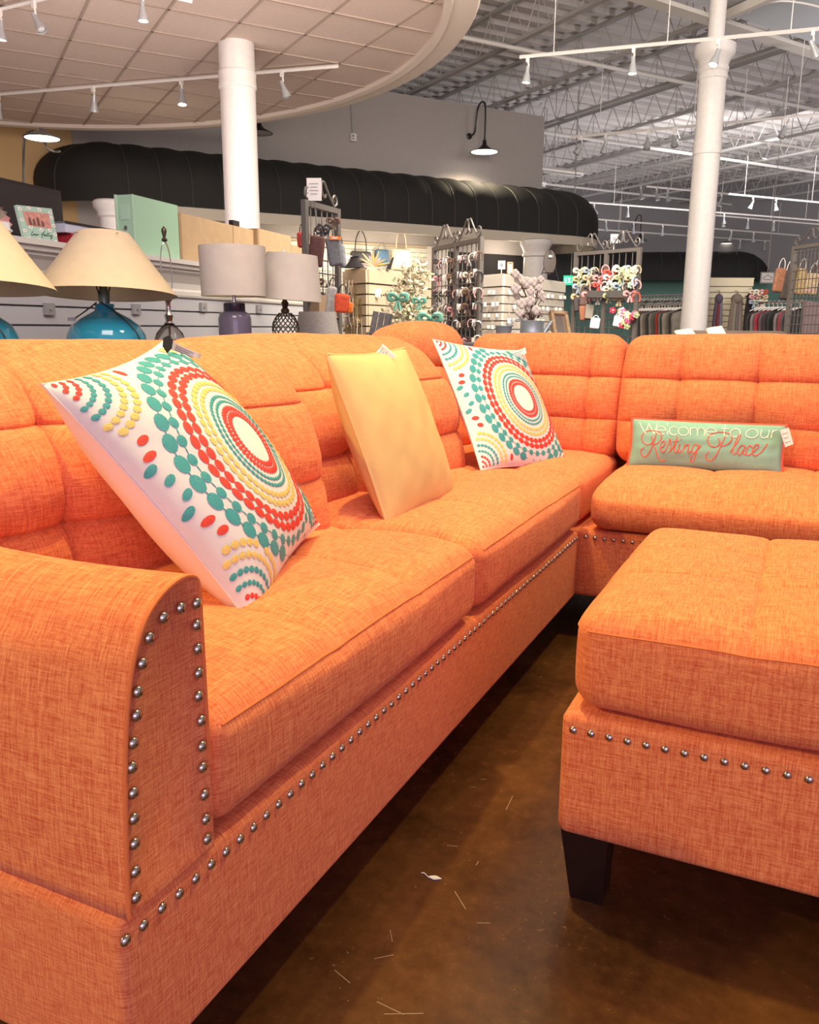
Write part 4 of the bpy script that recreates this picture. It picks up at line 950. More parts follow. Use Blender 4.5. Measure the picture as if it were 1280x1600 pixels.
# rosette of folded paper
pr_ = GP(-8, 352, -.10); t = thing('paper_rosette', pr_*V3([1, 1, 0])+Z*1.173, 'rosette of folded patterned paper at the left edge of the shelf', 'decoration'); zc = pr_[2]-1.173
cols_ = [(.30, .25, .20), (.30, .25, .20), (.36, .30, .24), (.62, .33, .32), (.75, .50, .48), (.62, .74, .66), (.78, .80, .78), (.80, .68, .40), (.75, .70, .60), (.3, .26, .22)]
for k in range(20):
    a = PI*.5-k*2*PI/20; c = cols_[k % 10] if k < 10 else cols_[9-k % 10]; d1 = gd*math.cos(a)+Z*math.sin(a); d2 = gd*math.cos(a-.33)+Z*math.sin(a-.33); R_ = .078
    if zc+math.sin(a)*R_ < 0 or zc+math.sin(a-.33)*R_ < 0: R_ = min(R_, zc*.98)
    mb = MB(); q = [Z*zc, Z*zc+d1*R_, Z*zc+(d1+d2)*.5*R_*1.04+ng*.014, Z*zc+d2*R_]; mb.prism(q, -ng*.004); mb.build('folded_leaf', mat('paper_leaf_%d' % (k % 10), c, .8, var=.15, vscale=150), t)
mb = MB(); mb.box(Z*zc+ng*.02, (.09, .02, .035), RG); mb.build('paper_block', PAPER, t)
mb = MB(); mb.box(Z*(zc+.019)+ng*.02, (.092, .022, .006), RG); mb.box(Z*(zc-.019)+ng*.02, (.092, .022, .006), RG); mb.build('paper_band', mat('band_pink', (.68, .30, .32), .7), t)

# ================================================================ LAMPS
LX = -1.72
ct = thing('console_table', (LX-.05, 2.3, 0), 'grey console table holding the lamps, hidden behind the sofa back', 'table')
mb = MB(); mb.box((0, 0, .605), (.50, 3.5, .03)); mb.build('tabletop', GREYWOOD, ct)
for sx in (-1, 1):
    for sy in (-1, 1): mb = MB(); mb.box((sx*.2, sy*1.68, .295), (.05, .05, .59)); mb.build('leg', GREYWOOD, ct)
def lx(px, y, X=LX): return PX(px, y, X)
def shade(t, r0, r1, z0, z1, m, tilt=None, n=40, sides=None):
    R = tilt; mb = MB(); mb.lathe([(r0, z0), (r0-.0005+(r1-r0)*.5, (z0+z1)/2), (r1, z1), (r1-.004, z1), (r0-.004, z0+.001), (r0, z0)], (0, 0, 0), n, R=R, cap=False); o = mb.build('lamp_shade', m, t, True)
    mb = MB(); mb.lathe([(r0-.005, z0+.002), (r1-.005, z1-.001)], (0, 0, 0), n, R=R, cap=False); mb.build('shade_lining', SHADEIN, o, True)
    mb = MB()
    for a in range(3): mb.tube([(0, 0, z1-.02), ((r1-.003)*math.cos(a*2.09), (r1-.003)*math.sin(a*2.09), z1-.008)], .0015, 4)
    mb.build('spider', STEEL, o); return o
def harp(t, z0, z1, w_=.05, m=STEEL):
    mb = MB(); pts = [(0, 0, z0), (0, w_*.8, z0+.01), (0, w_, z0+(z1-z0)*.4), (0, w_*.75, z0+(z1-z0)*.8), (0, 0, z1), (0, -w_*.75, z0+(z1-z0)*.8), (0, -w_, z0+(z1-z0)*.4), (0, -w_*.8, z0+.01)]
    mb.tube(cr_spline(pts, 5, True), .0022, 6, closed=True); mb.build('harp', m, t, True)
ZT_ = .62
tl0 = np.array(Matrix.Rotation(-.075, 3, Vector((R0[0], R0[1], 0))))
def turq_lamp(px, X, label):
    p = PX(px, 500, X); t = thing('table_lamp', (p[0], p[1], ZT_), label, 'lamp')
    f = lambda z: z-ZT_
    mb = MB(); mb.lathe([(.001, 0), (.09, 0), (.118, .03), (.133, .10), (.136, .155), (.132, .19), (.116, .222), (.085, .246), (.055, .262), (.036, .272), (.030, .284), (.034, .290), (.030, .296)], (0, 0, 0), 48); mb.build('ceramic_body', TURQ, t, True)
    mb = MB(); mb.lathe([(.018, .294), (.020, .335), (.014, .345), (.016, .37), (.001, .372)], (0, 0, 0), 16); mb.build('neck', mat('verdigris_neck', (.16, .24, .22), .4, .5), t, True)
    mb = MB(); mb.tube(cr_spline([(0, .018, .33), (0, .03, .35), (0, .034, .38), (0, .03, .40)], 4), .003, 5); mb.tube(cr_spline([(0, -.018, .33), (0, -.03, .35), (0, -.034, .38), (0, -.03, .40)], 4), .003, 5); mb.build('harp', BRONZE, t, True)
    mb = MB(); a_ = R0; sd = lambda r, z, s=1: tuple(V3([a_[0], a_[1], 0])*r*s-V3([R2[0], R2[1], 0])*.06+Z*z)
    mb.tube(cr_spline([sd(-.005, .30), sd(-.05, .268), sd(-.085, .246)]), .0026, 5); mb.tube(cr_spline([sd(.01, .30), sd(.06, .265), sd(.125, .20), sd(.145, .12)]), .0026, 5); c = mb.build('cord', BLACKM, t, True)
    mb = MB(); mb.box(sd(-.095, .243), (.028, .012, .012)); mb.build('switch', mat('clear_switch', (.6, .6, .6), .3), c)
    shade(t, .243, .088, f(.950), f(1.158), SHADE, tilt=tl0); return t
turq_lamp(165, LX, 'turquoise ceramic table lamp with a wide beige cone shade')
turq_lamp(-49, LX-.02, 'beige cone lamp shade cut off by the left edge of the photo')
# clear glass lamp with a bare harp
p = lx(264, 500); t = thing('table_lamp', (p[0], p[1], ZT_), 'clear glass table lamp without a shade, bare harp showing', 'lamp')
mb = MB(); mb.lathe([(.001, 0), (.055, 0), (.066, .03), (.070, .09), (.066, .15), (.050, .195), (.028, .222), (.016, .232)], (0, 0, 0), 32); mb.build('glass_body', CLEARG, t, True)
mb = MB(); mb.lathe([(.02, .232), (.012, .24), (.017, .262), (.010, .272), (.009, .31), (.015, .318), (.013, .352), (.004, .36), (.004, .0)], (0, 0, 0), 16); mb.build('stem', STEEL, t, True)
harp(t, .345, .535, .030); mb = MB(); mb.lathe([(.009, .535), (.012, .54), (.005, .55), (.010, .57), (.009, .58), (.001, .59)], (0, 0, 0), 12); mb.build('finial', BRONZE, t, True)
# purple bottle lamp
p = lx(367, 500); t = thing('table_lamp', (p[0], p[1], ZT_), 'purple glass bottle lamp with a pale drum shade', 'lamp')
mb = MB(); mb.lathe([(.001, 0), (.066, 0), (.070, .01), (.070, .255), (.064, .275), (.050, .284), (.044, .286)], (0, 0, 0), 36); mb.build('bottle', PURPG, t, True)
mb = MB(); mb.lathe([(.044, .28), (.046, .285), (.046, .318), (.040, .322), (.001, .323)], (0, 0, 0), 28); mb.build('collar', mat('dark_collar', (.05, .05, .08), .2, .3), t, True)
mb = MB(); mb.lathe([(.008, .32), (.008, .38), (.013, .385), (.013, .42), (.001, .425)], (0, 0, 0), 12); mb.build('stem', STEEL, t, True)
shade(t, .136, .140, .968-ZT_, 1.172-ZT_, SHADEG)
# lattice metal lamp
p = lx(446, 500); t = thing('table_lamp', (p[0], p[1], ZT_), 'dark metal lattice lamp with a tapered grey shade', 'lamp')
zs = np.linspace(.145, .285, 14); rr = .054*np.sin(np.clip((zs-.13)/(.30-.13), 0, 1)*PI)**.75+.008
mb = MB()
for k in range(8):
    for sg in (-1, 1): mb.tube([(r*math.cos(k*PI/4+sg*i*.16), r*math.sin(k*PI/4+sg*i*.16), z) for i, (z, r) in enumerate(zip(zs, rr))], .0028, 5)
mb.build('lattice_body', BRONZE, t, True)
mb = MB(); mb.lathe([(.07, 0), (.07, .012), (.03, .03), (.014, .06), (.012, .10), (.02, .13), (.012, .147)], (0, 0, 0), 20); mb.build('foot', BRONZE, t, True)
mb = MB(); mb.lathe([(.012, .283), (.020, .29), (.020, .30), (.012, .31), (.018, .33), (.010, .345), (.010, .38), (.001, .39)], (0, 0, 0), 14); mb.build('neck', BRONZE, t, True)
tl = rotx(-.02)@roty(.07); shade(t, .150, .118, .345, .552, SHADEG, tilt=tl); mb = MB(); mb.lathe([(.004, .550), (.008, .562), (.002, .572)], (0, 0, 0), 8); mb.build('finial', PAPER, t, True)
# low grey shade and a boxy brown shade
p = PD(496, 510, 4.45); t = thing('table_lamp', (p[0], p[1], ZT_), 'small lamp with a low grey shade just above the sofa back', 'lamp')
mb = MB(); mb.lathe([(.05, 0), (.05, .02), (.015, .04), (.012, .18), (.001, .19)], (0, 0, 0), 16); mb.build('foot', BRONZE, t, True); shade(t, .125, .098, .15, .302, mat('mottled_shade', (.42, .39, .36), .9, var=.12, vscale=120))
p = PD(500, 480, 4.75); t = thing('table_lamp', (p[0], p[1], ZT_), 'lamp with a boxy brown and black shade behind the grey shades', 'lamp')
mb = MB(); mb.lathe([(.05, 0), (.05, .02), (.012, .04), (.012, .30)], (0, 0, 0), 16); mb.build('foot', BRONZE, t, True)
mb = MB(); mb.lathe([(.105, .26), (.072, .40), (.001, .401)], (0, 0, 0), 4, R=rotz(.5)); mb.build('lamp_shade', mat('brown_shade', (.30, .20, .12), .8), t)
mb = MB(); [mb.lathe([(.106+.0008, .262+i*.001), (.106+.0008, .275+i*.001)], (0, 0, 0), 4, R=rotz(.5), cap=False) for i in (0,)]; mb.build('shade_band', BLACKM, t)

# ================================================================ GRID TOWERS
def scroll_top(mb, P0, P1, h, r=.006, n=2):
    e = P1-P0; 
    def pt(u, v): return P0+e*u+Z*(v*h)
    for k in range(n):
        b = lambda u: (k+u)/n
        for mir in (0, 1):
            g = lambda u, v: pt(b(1-u if mir else u), v)
            c = cr_spline([g(.10, .05), g(.02, .18), g(.02, .42), g(.09, .50), g(.14, .36), g(.09, .26)], 4); mb.tube(c, r, 5)
            mb.tube(cr_spline([g(.10, .05), g(.28, .50), g(.42, .92), g(.49, .80), g(.48, .45), g(.40, .30), g(.36, .45)], 4), r, 5)
def grid_panel(A_, B_, label, npan=1, scroll=.16, wx=.075, wz=.075, zwire=None, m=IRON, post=.018):
    A_, B_ = V3(A_), V3(B_); zt = (A_[2]+B_[2])/2; a0 = A_*V3([1, 1, 0]); d = (B_-A_)*V3([1, 1, 0]); L = np.linalg.norm(d); d /= L; t = thing('display_grid', a0, label, 'display rack'); ang = math.atan2(d[1], d[0])
    for k in range(npan+1):
        mb = MB(); mb.boxz(d*L*k/npan+Z*zt/2, (post*2, post*1.6, zt), ang); mb.build('post', m, t)
    mb = MB(); mb.boxz(d*L/2+Z*(zt-.015), (L, .025, .03), ang); mb.build('top_rail', m, t)
    mb = MB(); mb.boxz(d*L/2+Z*(.1), (L, .025, .03), ang); mb.build('bottom_rail', m, t)
    mb = MB(); nx = int(round(L/wx))
    for k in range(1, nx): mb.tube([d*L*k/nx+Z*.1, d*L*k/nx+Z*(zt-.02)], .004, 4)
    z = .25; top = zt-.20 if zwire is None else zwire
    while z < top: mb.tube([d*0+Z*z, d*L+Z*z], .004, 4); z += wz
    mb.build('wire_mesh', m, t, kind='stuff')
    for k in range(npan):
        mb = MB(); scroll_top(mb, d*L*k/npan+Z*zt, d*L*(k+1)/npan+Z*zt, scroll, .0065, 1); mb.build('scroll_top', m, t, True)
    return t, a0, d, L, zt
def soft(name, P, size, m, label=None, cat=None, group=None, rz=0, tilt=0, strap=None, parent=None, r=None, flare=0, strapm=None, wr=.004):
    v, f, nr = soft_box(size, r or min(size)*.42, max(size)/6); h = V3(size)/2
    v[:, 0] *= 1-flare*(v[:, 2]/size[2]); v = v+nr*(noise3(v, 30, int(abs(P[0])*1000) % 97)*wr)[:, None]
    R = rotz(rz)@roty(tilt); v = v@R.T; t = thing(name, P, label, cat, group); mb = MB(); mb.add(v, f); mb.build('body', m, t, 'all')
    if strap:
        hw = size[0]*.28; mb = MB(); q = cr_spline([(-hw, 0, h[2]*.9), (-hw*.8, 0, h[2]+strap*.6), (0, 0, h[2]+strap), (hw*.8, 0, h[2]+strap*.6), (hw, 0, h[2]*.9)], 4)@R.T; mb.tube(q, max(.003, strap*.03), 5); mb.build('strap', strapm or m, t, True)
    return t
YW = -YAW
# tower of purses left of centre
A1, B1 = PD(476, 312, 4.6), PD(527, 327, 4.95); B1[2] = A1[2]
_, a0, d0, L0_, zt0 = grid_panel(A1, B1, 'grey wire display tower hung with purses, right of the lamps', scroll=.14, wx=.07)
sp = PD(491, 296, 4.62); t = thing('sign_card', sp, 'plain white sign card above the purse tower', 'sign'); mb = MB(); mb.boxz((0, 0, 0), (.082, .006, .12), YW); mb.build('card', PAPER, t); mb = MB(); mb.tube([(0, 0, -.06), (0, .01, -.14)], .003, 4); mb.build('stem', IRON, t); mb = MB(); [mb.boxz((0, -.004, .03-k*.018), (.05-.01*(k % 2), .002, .003), YW) for k in range(4)]; mb.build('printed_line', INK, t)
for nm, x, y, d, w_, h_, c, lb, tl_ in [
    ('purse', 495, 393, 4.62, .082, .17, (.10, .035, .03), 'dark brown purse at the top of the purse tower', .1), ('pouch', 474, 375, 4.7, .07, .085, (.55, .06, .05), 'red pouch behind the purse tower post', 0),
    ('purse', 523, 393, 4.7, .085, .16, (.17, .18, .20), 'slate grey purse hanging under an orange tag', -.12), ('pouch', 534, 400, 4.75, .04, .13, (.26, .28, .31), 'speckled grey pouch at the right of the purse tower', -.1),
    ('pouch', 517, 470, 4.5, .055, .15, (.46, .47, .45), 'pale grey drawstring pouch low on the purse tower', .12), ('pouch', 534, 474, 4.45, .075, .10, (.80, .10, .03), 'bright orange red pouch low on the purse tower', .1), ('pouch', 547, 481, 4.5, .03, .06, (.85, .22, .03), 'small orange pouch beside the red one', 0)]:
    soft(nm, PD(x, y, d), (w_, .04, h_), mat('bag_'+str(x)+'_'+str(y), c, .7, var=.15, vscale=60), lb, 'bag', rz=YW, tilt=tl_, strap=.05, strapm=BLACKM, flare=-.12)
t = thing('paper_tag', PD(524, 372, 4.66), 'bright orange tag band above the slate grey purse', 'tag'); mb = MB(); mb.boxz((0, 0, 0), (.062, .012, .020), YW); mb.build('band', mat('orange_tag', (.9, .25, .04), .6), t); mb = MB(); mb.boxz((0, -.007, 0), (.03, .002, .008), YW); mb.build('print', PAPER, t)
def trinket(name, P, m, kind, label, cat, group, sc=1.0):
    t = thing(name, P, label, cat, group); mb = MB(); e = V3([R0[0], R0[1], 0])
    if kind == 'strand':
        mb.tube(cr_spline([e*-.010*sc, e*-.013*sc-Z*.09*sc, -Z*.13*sc, e*.013*sc-Z*.09*sc, e*.010*sc], 4), .0022*sc, 4); mb.build('chain', m, t, True); mb = MB(); mb.ball(-Z*.14*sc, .008*sc, 6, 4); mb.build('pendant', m, t, True)
    elif kind == 'card':
        mb.boxz(-Z*.03*sc, (.042*sc, .004, .055*sc), YW); mb.build('card', PAPER, t); mb = MB(); [mb.tube([e*s*.011*sc-R2*.005-Z*.03*sc, e*s*.011*sc-R2*.008-Z*.065*sc], [.002*sc, .006*sc], 5) for s in (-1, 1)]; mb.build('earring', m, t, True)
    elif kind == 'band':
        q = [e*.035*sc*math.cos(a)+Z*.045*sc*math.sin(a)-Z*.045*sc for a in np.linspace(-.8, PI+.8, 12)]; mb.tube(q, .006*sc, 5); mb.build('band', m, t, True)
    elif kind == 'bow':
        for s in (-1, 1): mb.tube(cr_spline([e*s*.004*sc-Z*.03*sc, e*s*.022*sc-Z*.016*sc-R2*.012*sc, e*s*.046*sc-Z*.016*sc, e*s*.048*sc-Z*.038*sc, e*s*.022*sc-Z*.042*sc+R2*.01*sc, e*s*.004*sc-Z*.032*sc], 2), np.array([.004, .007, .010, .013, .014, .014, .014, .012, .009, .006, .004])*sc, 6)
        mb.ball(-Z*.03*sc-R2*.01, .011*sc, 6, 4); [mb.tube([-Z*.035*sc, e*s*.016*sc-Z*.10*sc], [.005*sc, .011*sc], 5) for s in (-1, 1)]; mb.build('ribbon', m, t, True)
    return t
def repeat(proto, P, label=None):
    c = copy_tree(proto); c.location = tuple(float(x) for x in P); c.rotation_euler = (0, 0, random.uniform(-.25, .25)); c.scale = (random.uniform(.85, 1.15),)*3
    if label: c['label'] = label
    return c
def jm(i): return [mat('gold_trinket', (.60, .46, .22), .35, .8), mat('silver_trinket', (.55, .54, .52), .3, .8), mat('brown_trinket', (.16, .09, .06), .6), mat('dark_trinket', (.05, .045, .05), .5), mat('rose_trinket', (.62, .32, .32), .6), mat('cream_trinket', (.72, .66, .54), .6)][i]
ORD = 'first second third fourth fifth sixth seventh eighth ninth tenth eleventh twelfth thirteenth fourteenth fifteenth sixteenth'.split()
KW = {'strand': 'strand', 'bow': 'ribbon bow', 'card': 'card', 'band': 'loop'}; CW = ['gold', 'silver', 'brown', 'black', 'rose', 'cream']
def place_words(cells, per, where):
    out = []
    for k in range(len(cells)):
        r_, c_ = divmod(k, per); row = sorted(range(r_*per, min(len(cells), (r_+1)*per)), key=lambda i: float((cells[i]-CAM)@R0/((cells[i]-CAM)@R2)))
        out.append('%s from left in %s row %s' % (ORD[row.index(k)], ORD[r_], where))
    return out
def field(name, kinds, mids, cells, label, cat, group, sc=1.0, per=None, where=''):
    protos = {}; words = place_words(cells, per, where) if per else None
    for k, P in enumerate(cells):
        if per:
            label = CW[mids[k % len(mids)]]+' '+KW[kinds[k % len(kinds)]]+', '+words[k]
        key = (kinds[k % len(kinds)], mids[k % len(mids)])
        if key not in protos: protos[key] = trinket(name, P, jm(key[1]), key[0], label, cat, group, sc)
        else: repeat(protos[key], P, label)
# small chains and clips on the purse tower
_n = V3([d0[1], -d0[0], 0]); _n = _n if _n@R2 < 0 else -_n
cells = [PN(482+random.uniform(0, 40), y+random.uniform(-4, 4), a0+_n*.03, _n) for y in (340, 352, 420, 436, 452, 500, 515) for _ in range(4)]
field('key_chain', ['strand', 'bow', 'strand'], [3, 2, 1, 3], cells, 'dark key chain or clip hanging on the purse tower', 'key chain', 'key chains on the purse tower', .7, per=4, where='of purse tower')
# slat jewellery cube
def slat_unit(foot, ztop, label, m=CREAM, cap=True, pitch=.0762, name='slatwall_cube', overhang=.02):
    foot = [V3(p)*V3([1, 1, 0]) for p in foot]; o = foot[0]; t = thing(name, o, label, 'display unit'); c = sum(foot)/len(foot)
    mb = MB(); mb.prism([p-o+(c-p)*.04 for p in foot], Z*(ztop-.01)); mb.build('core', mat('cube_core', (.36, .31, .24), .7), t)
    for a_, b_ in zip(foot, foot[1:]+foot[:1]):
        d = b_-a_; L = np.linalg.norm(d); d /= L; nn = V3([d[1], -d[0], 0])
        if nn@((a_+b_)/2-c) < 0: nn = -nn
        if nn@((a_+b_)/2-CAM) > 0: continue
        z = ztop-.10
        while z > max(.35, ztop-.80): mb = MB(); mb.boxz((a_+b_)/2-o+nn*.004+Z*(z-pitch/2), (L, .014, pitch-.010), math.atan2(d[1], d[0])); mb.build('slat', m, t); z -= pitch
        mb = MB(); mb.boxz((a_+b_)/2-o+nn*.008+Z*(ztop-.05), (L+.02, .024, .09), math.atan2(d[1], d[0])); mb.build('top_rail', m, t)
    mb = MB(); mb.prism([p-o+(p-c)*overhang+Z*(ztop-.005) for p in foot], Z*.018); mb.build('top', m, t)
    return t
cA, cB, cC = PD(574, 424, 6.0), PD(677, 437, 6.9), PD(540, 431, 6.25); cA[2] = cB[2] = cC[2] = 0
slat_unit([cA, cB, cB+(cC-cA)*2.2, cC], .838+6.0*90/FPX, 'tan slatwall cube covered in necklaces, left of the pale garland')
def onface(a_, b_, u, z, off=.03):
    d = b_-a_; nn = V3([d[1], -d[0], 0]); nn /= np.linalg.norm(nn); nn = nn if nn@(CAM-a_) > 0 else -nn; return a_+d*u+nn*off+Z*z
cells = [onface(cC, cA, random.uniform(.05, .85), z+random.uniform(-.03, .03)) for z in (1.16, 1.03, .90, .74) for _ in range(9)]
field('necklace', ['strand'], [0, 0, 1, 5, 0], cells, 'gold or silver necklace strand on the left face of the tan cube', 'necklace', 'necklaces on the left face of the tan cube', 1.3, per=9, where='of tan cube end face')
cells = [onface(cA, cB, .10+.13*k+random.uniform(-.02, .02), z+random.uniform(-.02, .02)) for z in (1.13, .97, .82) for k in range(6)]
field('carded_jewellery', ['card', 'strand', 'strand', 'card', 'strand'], [5, 1, 0], cells, '', 'jewellery', 'carded jewellery on the right face of the tan cube', 1.05, per=6, where='of tan cube long side')
# bust, golden figurine, black stand on top of the cube
zc_ = .838+6.0*90/FPX+.015
bp_ = PD(554, 424, 6.1); bp_[2] = zc_; t = thing('jewellery_bust', bp_, 'black jewellery bust on top of the tan cube', 'bust')
mb = MB(); mb.lathe([(.055, 0), (.050, .01), (.034, .035), (.022, .055), (.020, .075), (.028, .08), (.001, .081)], (0, 0, 0), 16, R=np.diag([1.6, .7, 1.0])@np.eye(3)); mb.build('torso', BLACKC, t, True); mb = MB(); mb.lathe([(.035, 0), (.035, .006)], (0, 0, 0), 14); mb.build('foot', BLACKM, t)
wp = PD(546, 425, 6.15); wp[2] = zc_+.045; t = soft('jewellery_bust', wp, (.06, .04, .09), PAPER, 'white jewellery bust at the left of the black one', 'bust', rz=YW)
gp_ = PD(583, 423, 6.1); gp_[2] = zc_; t = thing('gilded_figurine', gp_, 'golden flower-like ornament on top of the tan cube', 'ornament')
GOLDM = mat('antique_gold', (.62, .42, .16), .45, .4)
for k in range(9):
    a = -1.3+k*.33; dd = V3([R0[0], R0[1], 0])*math.sin(a)+Z*math.cos(a)*.9; mb = MB(); mb.tube([Z*.01+dd*.01, Z*.01+dd*.05, Z*.01+dd*(.09+.02*(k % 3))], [.004, .012, .002], 6); mb.build('petal', GOLDM if k % 3 else jm(4), t, True)
sp = PD(603, 420, 6.2); sp[2] = zc_; t = thing('black_holder', sp, 'slanted black holder on top of the tan cube', 'holder'); mb = MB(); e_ = V3([R0[0], R0[1], 0]); mb.prism([(0, 0, 0), e_*.035, e_*.062+Z*.085, e_*.050+Z*.085], R2*V3([1, 1, 0])*.03); mb.build('body', BLACKC, t)
# handbags on the lit slat wall
def bag_on_wall(x, y, w_, h_, c, strap, lb, m=None, name='handbag'):
    w_, h_, strap = w_*KS, h_*KS, strap*KS
    p = PN(x, y, WL0-N*.18, N); return soft(name, p, (w_, .09, h_), m or mat('hb_%d' % x, c, .5, var=.1), lb, 'bag', rz=UA, strap=strap, flare=.08, strapm=m or mat('hb_%d' % x, c, .5))
bag_on_wall(564, 402, .34, .17, (.03, .03, .03), .30, 'black handbag with a tall handle on the lit slat wall')
bag_on_wall(597, 402, .22, .22, (.05, .11, .19), .10, 'navy blue backpack on the lit slat wall', name='backpack')
bag_on_wall(627, 406, .32, .32, (.70, .58, .42), .28, 'cream tote bag on the lit slat wall', name='tote_bag')
bag_on_wall(653, 418, .10, .26, (.76, .72, .62), .10, 'narrow pale bag right of the cream tote', name='tote_bag')
# garland and teal bows
gp0 = PD(652, 428, 5.4); gl_ = thing('garland', gp0, 'pale garland of small leaves and pods spilling down right of the tan cube', 'garland')
LEAFM = mat('garland_cream', (.66, .58, .42), .8, var=.2); LEAFG = mat('garland_sage', (.36, .40, .24), .8, var=.2)
spn = cr_spline([PD(x, y, 5.4)-gp0 for x, y in ((655, 422), (640, 445), (632, 470), (640, 500), (634, 530), (628, 560))], 8)
mb = MB(); mb.tube(spn, .006, 5); mb.build('stem', WOODL, gl_, True)
ma, mb_ = MB(), MB()
for k in range(900):
    c = spn[random.randrange(len(spn))]; f_ = 1+max(0, -c[2])*2.2; p = c+V3([R0[0], R0[1], 0])*random.gauss(0, .042)*f_+Z*random.gauss(0, .03)+R2*random.gauss(0, .03)
    a, b = random.uniform(0, 6.3), random.uniform(-1, 1); (ma if k % 5 else mb_).box(p, (.030, .016, .004), rotz(a)@roty(b)@rotx(a*2))
ma.build('leaf_cluster', LEAFM, gl_, kind='stuff'); mb_.build('sage_cluster', LEAFG, gl_, kind='stuff')
TB = mat('teal_bow', (.18, .46, .34), .7)
for x, y, s_, lb in ((622, 462, 1.15, 'large sea green bow on the tan cube left of the garland'), (655, 470, .8, 'small sea green bow behind the garland'), (672, 493, 1.35, 'sea green bow low down at the right of the garland')):
    trinket('ribbon_bow', PD(x, y-6, 5.25), TB, 'bow', lb, 'bow', None, s_)
# twin grid panels of headbands
PA, PB = PD(679, 388, 6.3), PD(752, 369, 5.6); PA[2] = PB[2] = (PA[2]+PB[2])/2
_, a0, d0, L0_, zt0 = grid_panel(PA, PB, 'pair of dark grid panels full of headbands left of the pale slat box', npan=2, scroll=.15, wx=.072)
cells = []
for r_ in range(6):
    for k in range(15):
        cells.append(a0+d0*L0_*(k+.6)/15.2+Z*(zt0-.10-r_*.112+random.uniform(-.012, .012))-R2*V3([1, 1, 0])*.05)
field('headband', ['band', 'bow', 'band', 'card', 'band'], [2, 3, 4, 3, 1, 5, 2], cells, 'headband or hair piece hanging on the twin grid panels', 'headband', 'headbands on the twin grid panels', .75, per=15, where='of twin grid panels')
# pale slat box with rows of earrings
sA, sB, sC = PD(787, 432, 7.5), PD(881, 444, 8.8), PD(755, 434, 7.75); sA[2] = sB[2] = sC[2] = 0
zt1 = .838+7.5*82/FPX
slat_unit([sA, sB, sB+(sC-sA)*2, sC], zt1, 'pale slatwall box with rows of earrings, below the short white column', m=mat('pale_slat', (.66, .62, .54), .5))
for ca_, cb_, nn_, dz_, wh in ((sC, sA, 5, .105, 'of pale slat box end'), (sA, sB, 13, .125, 'of pale slat box side')):
  cells = [onface(ca_, cb_, (k+.5)/nn_, zt1-.13-r_*dz_, .04) for r_ in range(6 if nn_ == 5 else 5) for k in range(nn_)]
  field('earring_card', ['card', 'strand', 'card'], [0, 1, 2, 5, 1], cells, 'earring card on the pale slat box', 'earring card', 'earring cards on the pale slat box', .62, per=nn_, where=wh)
for x, y, d, lb in ((784, 414, 7.6, 'small square white sign on a stem above the pale slat box'), (960, 373, 7.2, 'small cream sign on a stem above the headband tower')):
    p = PD(x, y, d); t = thing('sign_card', p, lb, 'sign'); mb = MB(); mb.boxz((0, 0, 0), (.065, .008, .075), YW); mb.build('card', PAPER, t); mb = MB(); mb.tube([(0, 0, -.037), (0, 0, -.11)], .004, 5); mb.lathe([(.025, -.115), (.02, -.108)], (0, 0, 0), 12); mb.build('stand', TRACK, t); mb = MB(); mb.lathe([(.016, -.001), (.016, .001)], (-R2[0]*.008, -R2[1]*.008, 0), 14, R=np.array(Vector((-R2[0], -R2[1], 0)).to_track_quat('Z', 'Y').to_matrix())); mb.build('round_print', INK, t)
def wood_frame(x, y, d, w_, h_, lb, lean=.2, roll=.12, z=None, thick=.02, glass=True):
    p = PD(x, y, d); t = thing('wooden_frame', p, lb, 'picture frame'); R = rotz(YW+roll)@rotx(-lean)@roty(.2*roll)
    b = min(w_, h_)*.17
    for c, s_ in (((-w_/2+b/2, 0, 0), (b, thick, h_)), ((w_/2-b/2, 0, 0), (b, thick, h_)), ((0, 0, h_/2-b/2), (w_, thick, b)), ((0, 0, -h_/2+b/2), (w_, thick, b))):
        mb = MB(); mb.box(R@V3(c), s_, R); mb.build('frame_side', WOODL, t)
    mb = MB(); mb.box(R@V3([0, .004, 0]), (w_-b, .004, h_-b), R); mb.build('mirror' if glass else 'picture', mat('mirror_pane', (.6, .55, .48), .12, .7) if glass else mat('frame_fill', (.70, .60, .48), .7), t); return t
wood_frame(797, 419, 7.6, .055, .11, 'tiny pale wooden frame on top of the pale slat box', glass=False)
wood_frame(875, 507, 4.15, .095, .14, 'wooden framed mirror leaning back right of the watering can', lean=.5, roll=.35, thick=.028)
p = PD(858, 440, 8.3); t = thing('oval_plaque', p, 'dark brown oval plaque on a wire easel, right of the short white column', 'plaque')
mb = MB(); mb.lathe([(.001, -.008), (.085, -.006), (.09, 0), (.085, .008), (.001, .010)], Z*.19, 28, R=np.array(Vector((-R2[0], -R2[1], .1)).to_track_quat('Z', 'Y').to_matrix())@np.diag([1, 1, 1])); o = mb.build('board', mat('plaque_brown', (.05, .032, .028), .5), t, True); o.scale = (.72, .72, 1.35); o.location = (0, 0, -.07)
mb = MB(); mb.tube([e_*-.10, Z*.30], .004, 4); mb.tube([e_*.10, Z*.30], .004, 4); mb.tube([e_*-.07+Z*.08-R2*.02, e_*.07+Z*.08-R2*.02], .004, 4); mb.build('easel', BLACKM, t)
mb = MB(); mb.boxz(-R2*.03+Z*.235, (.035, .003, .02), YW); mb.build('label', PAPER, t)
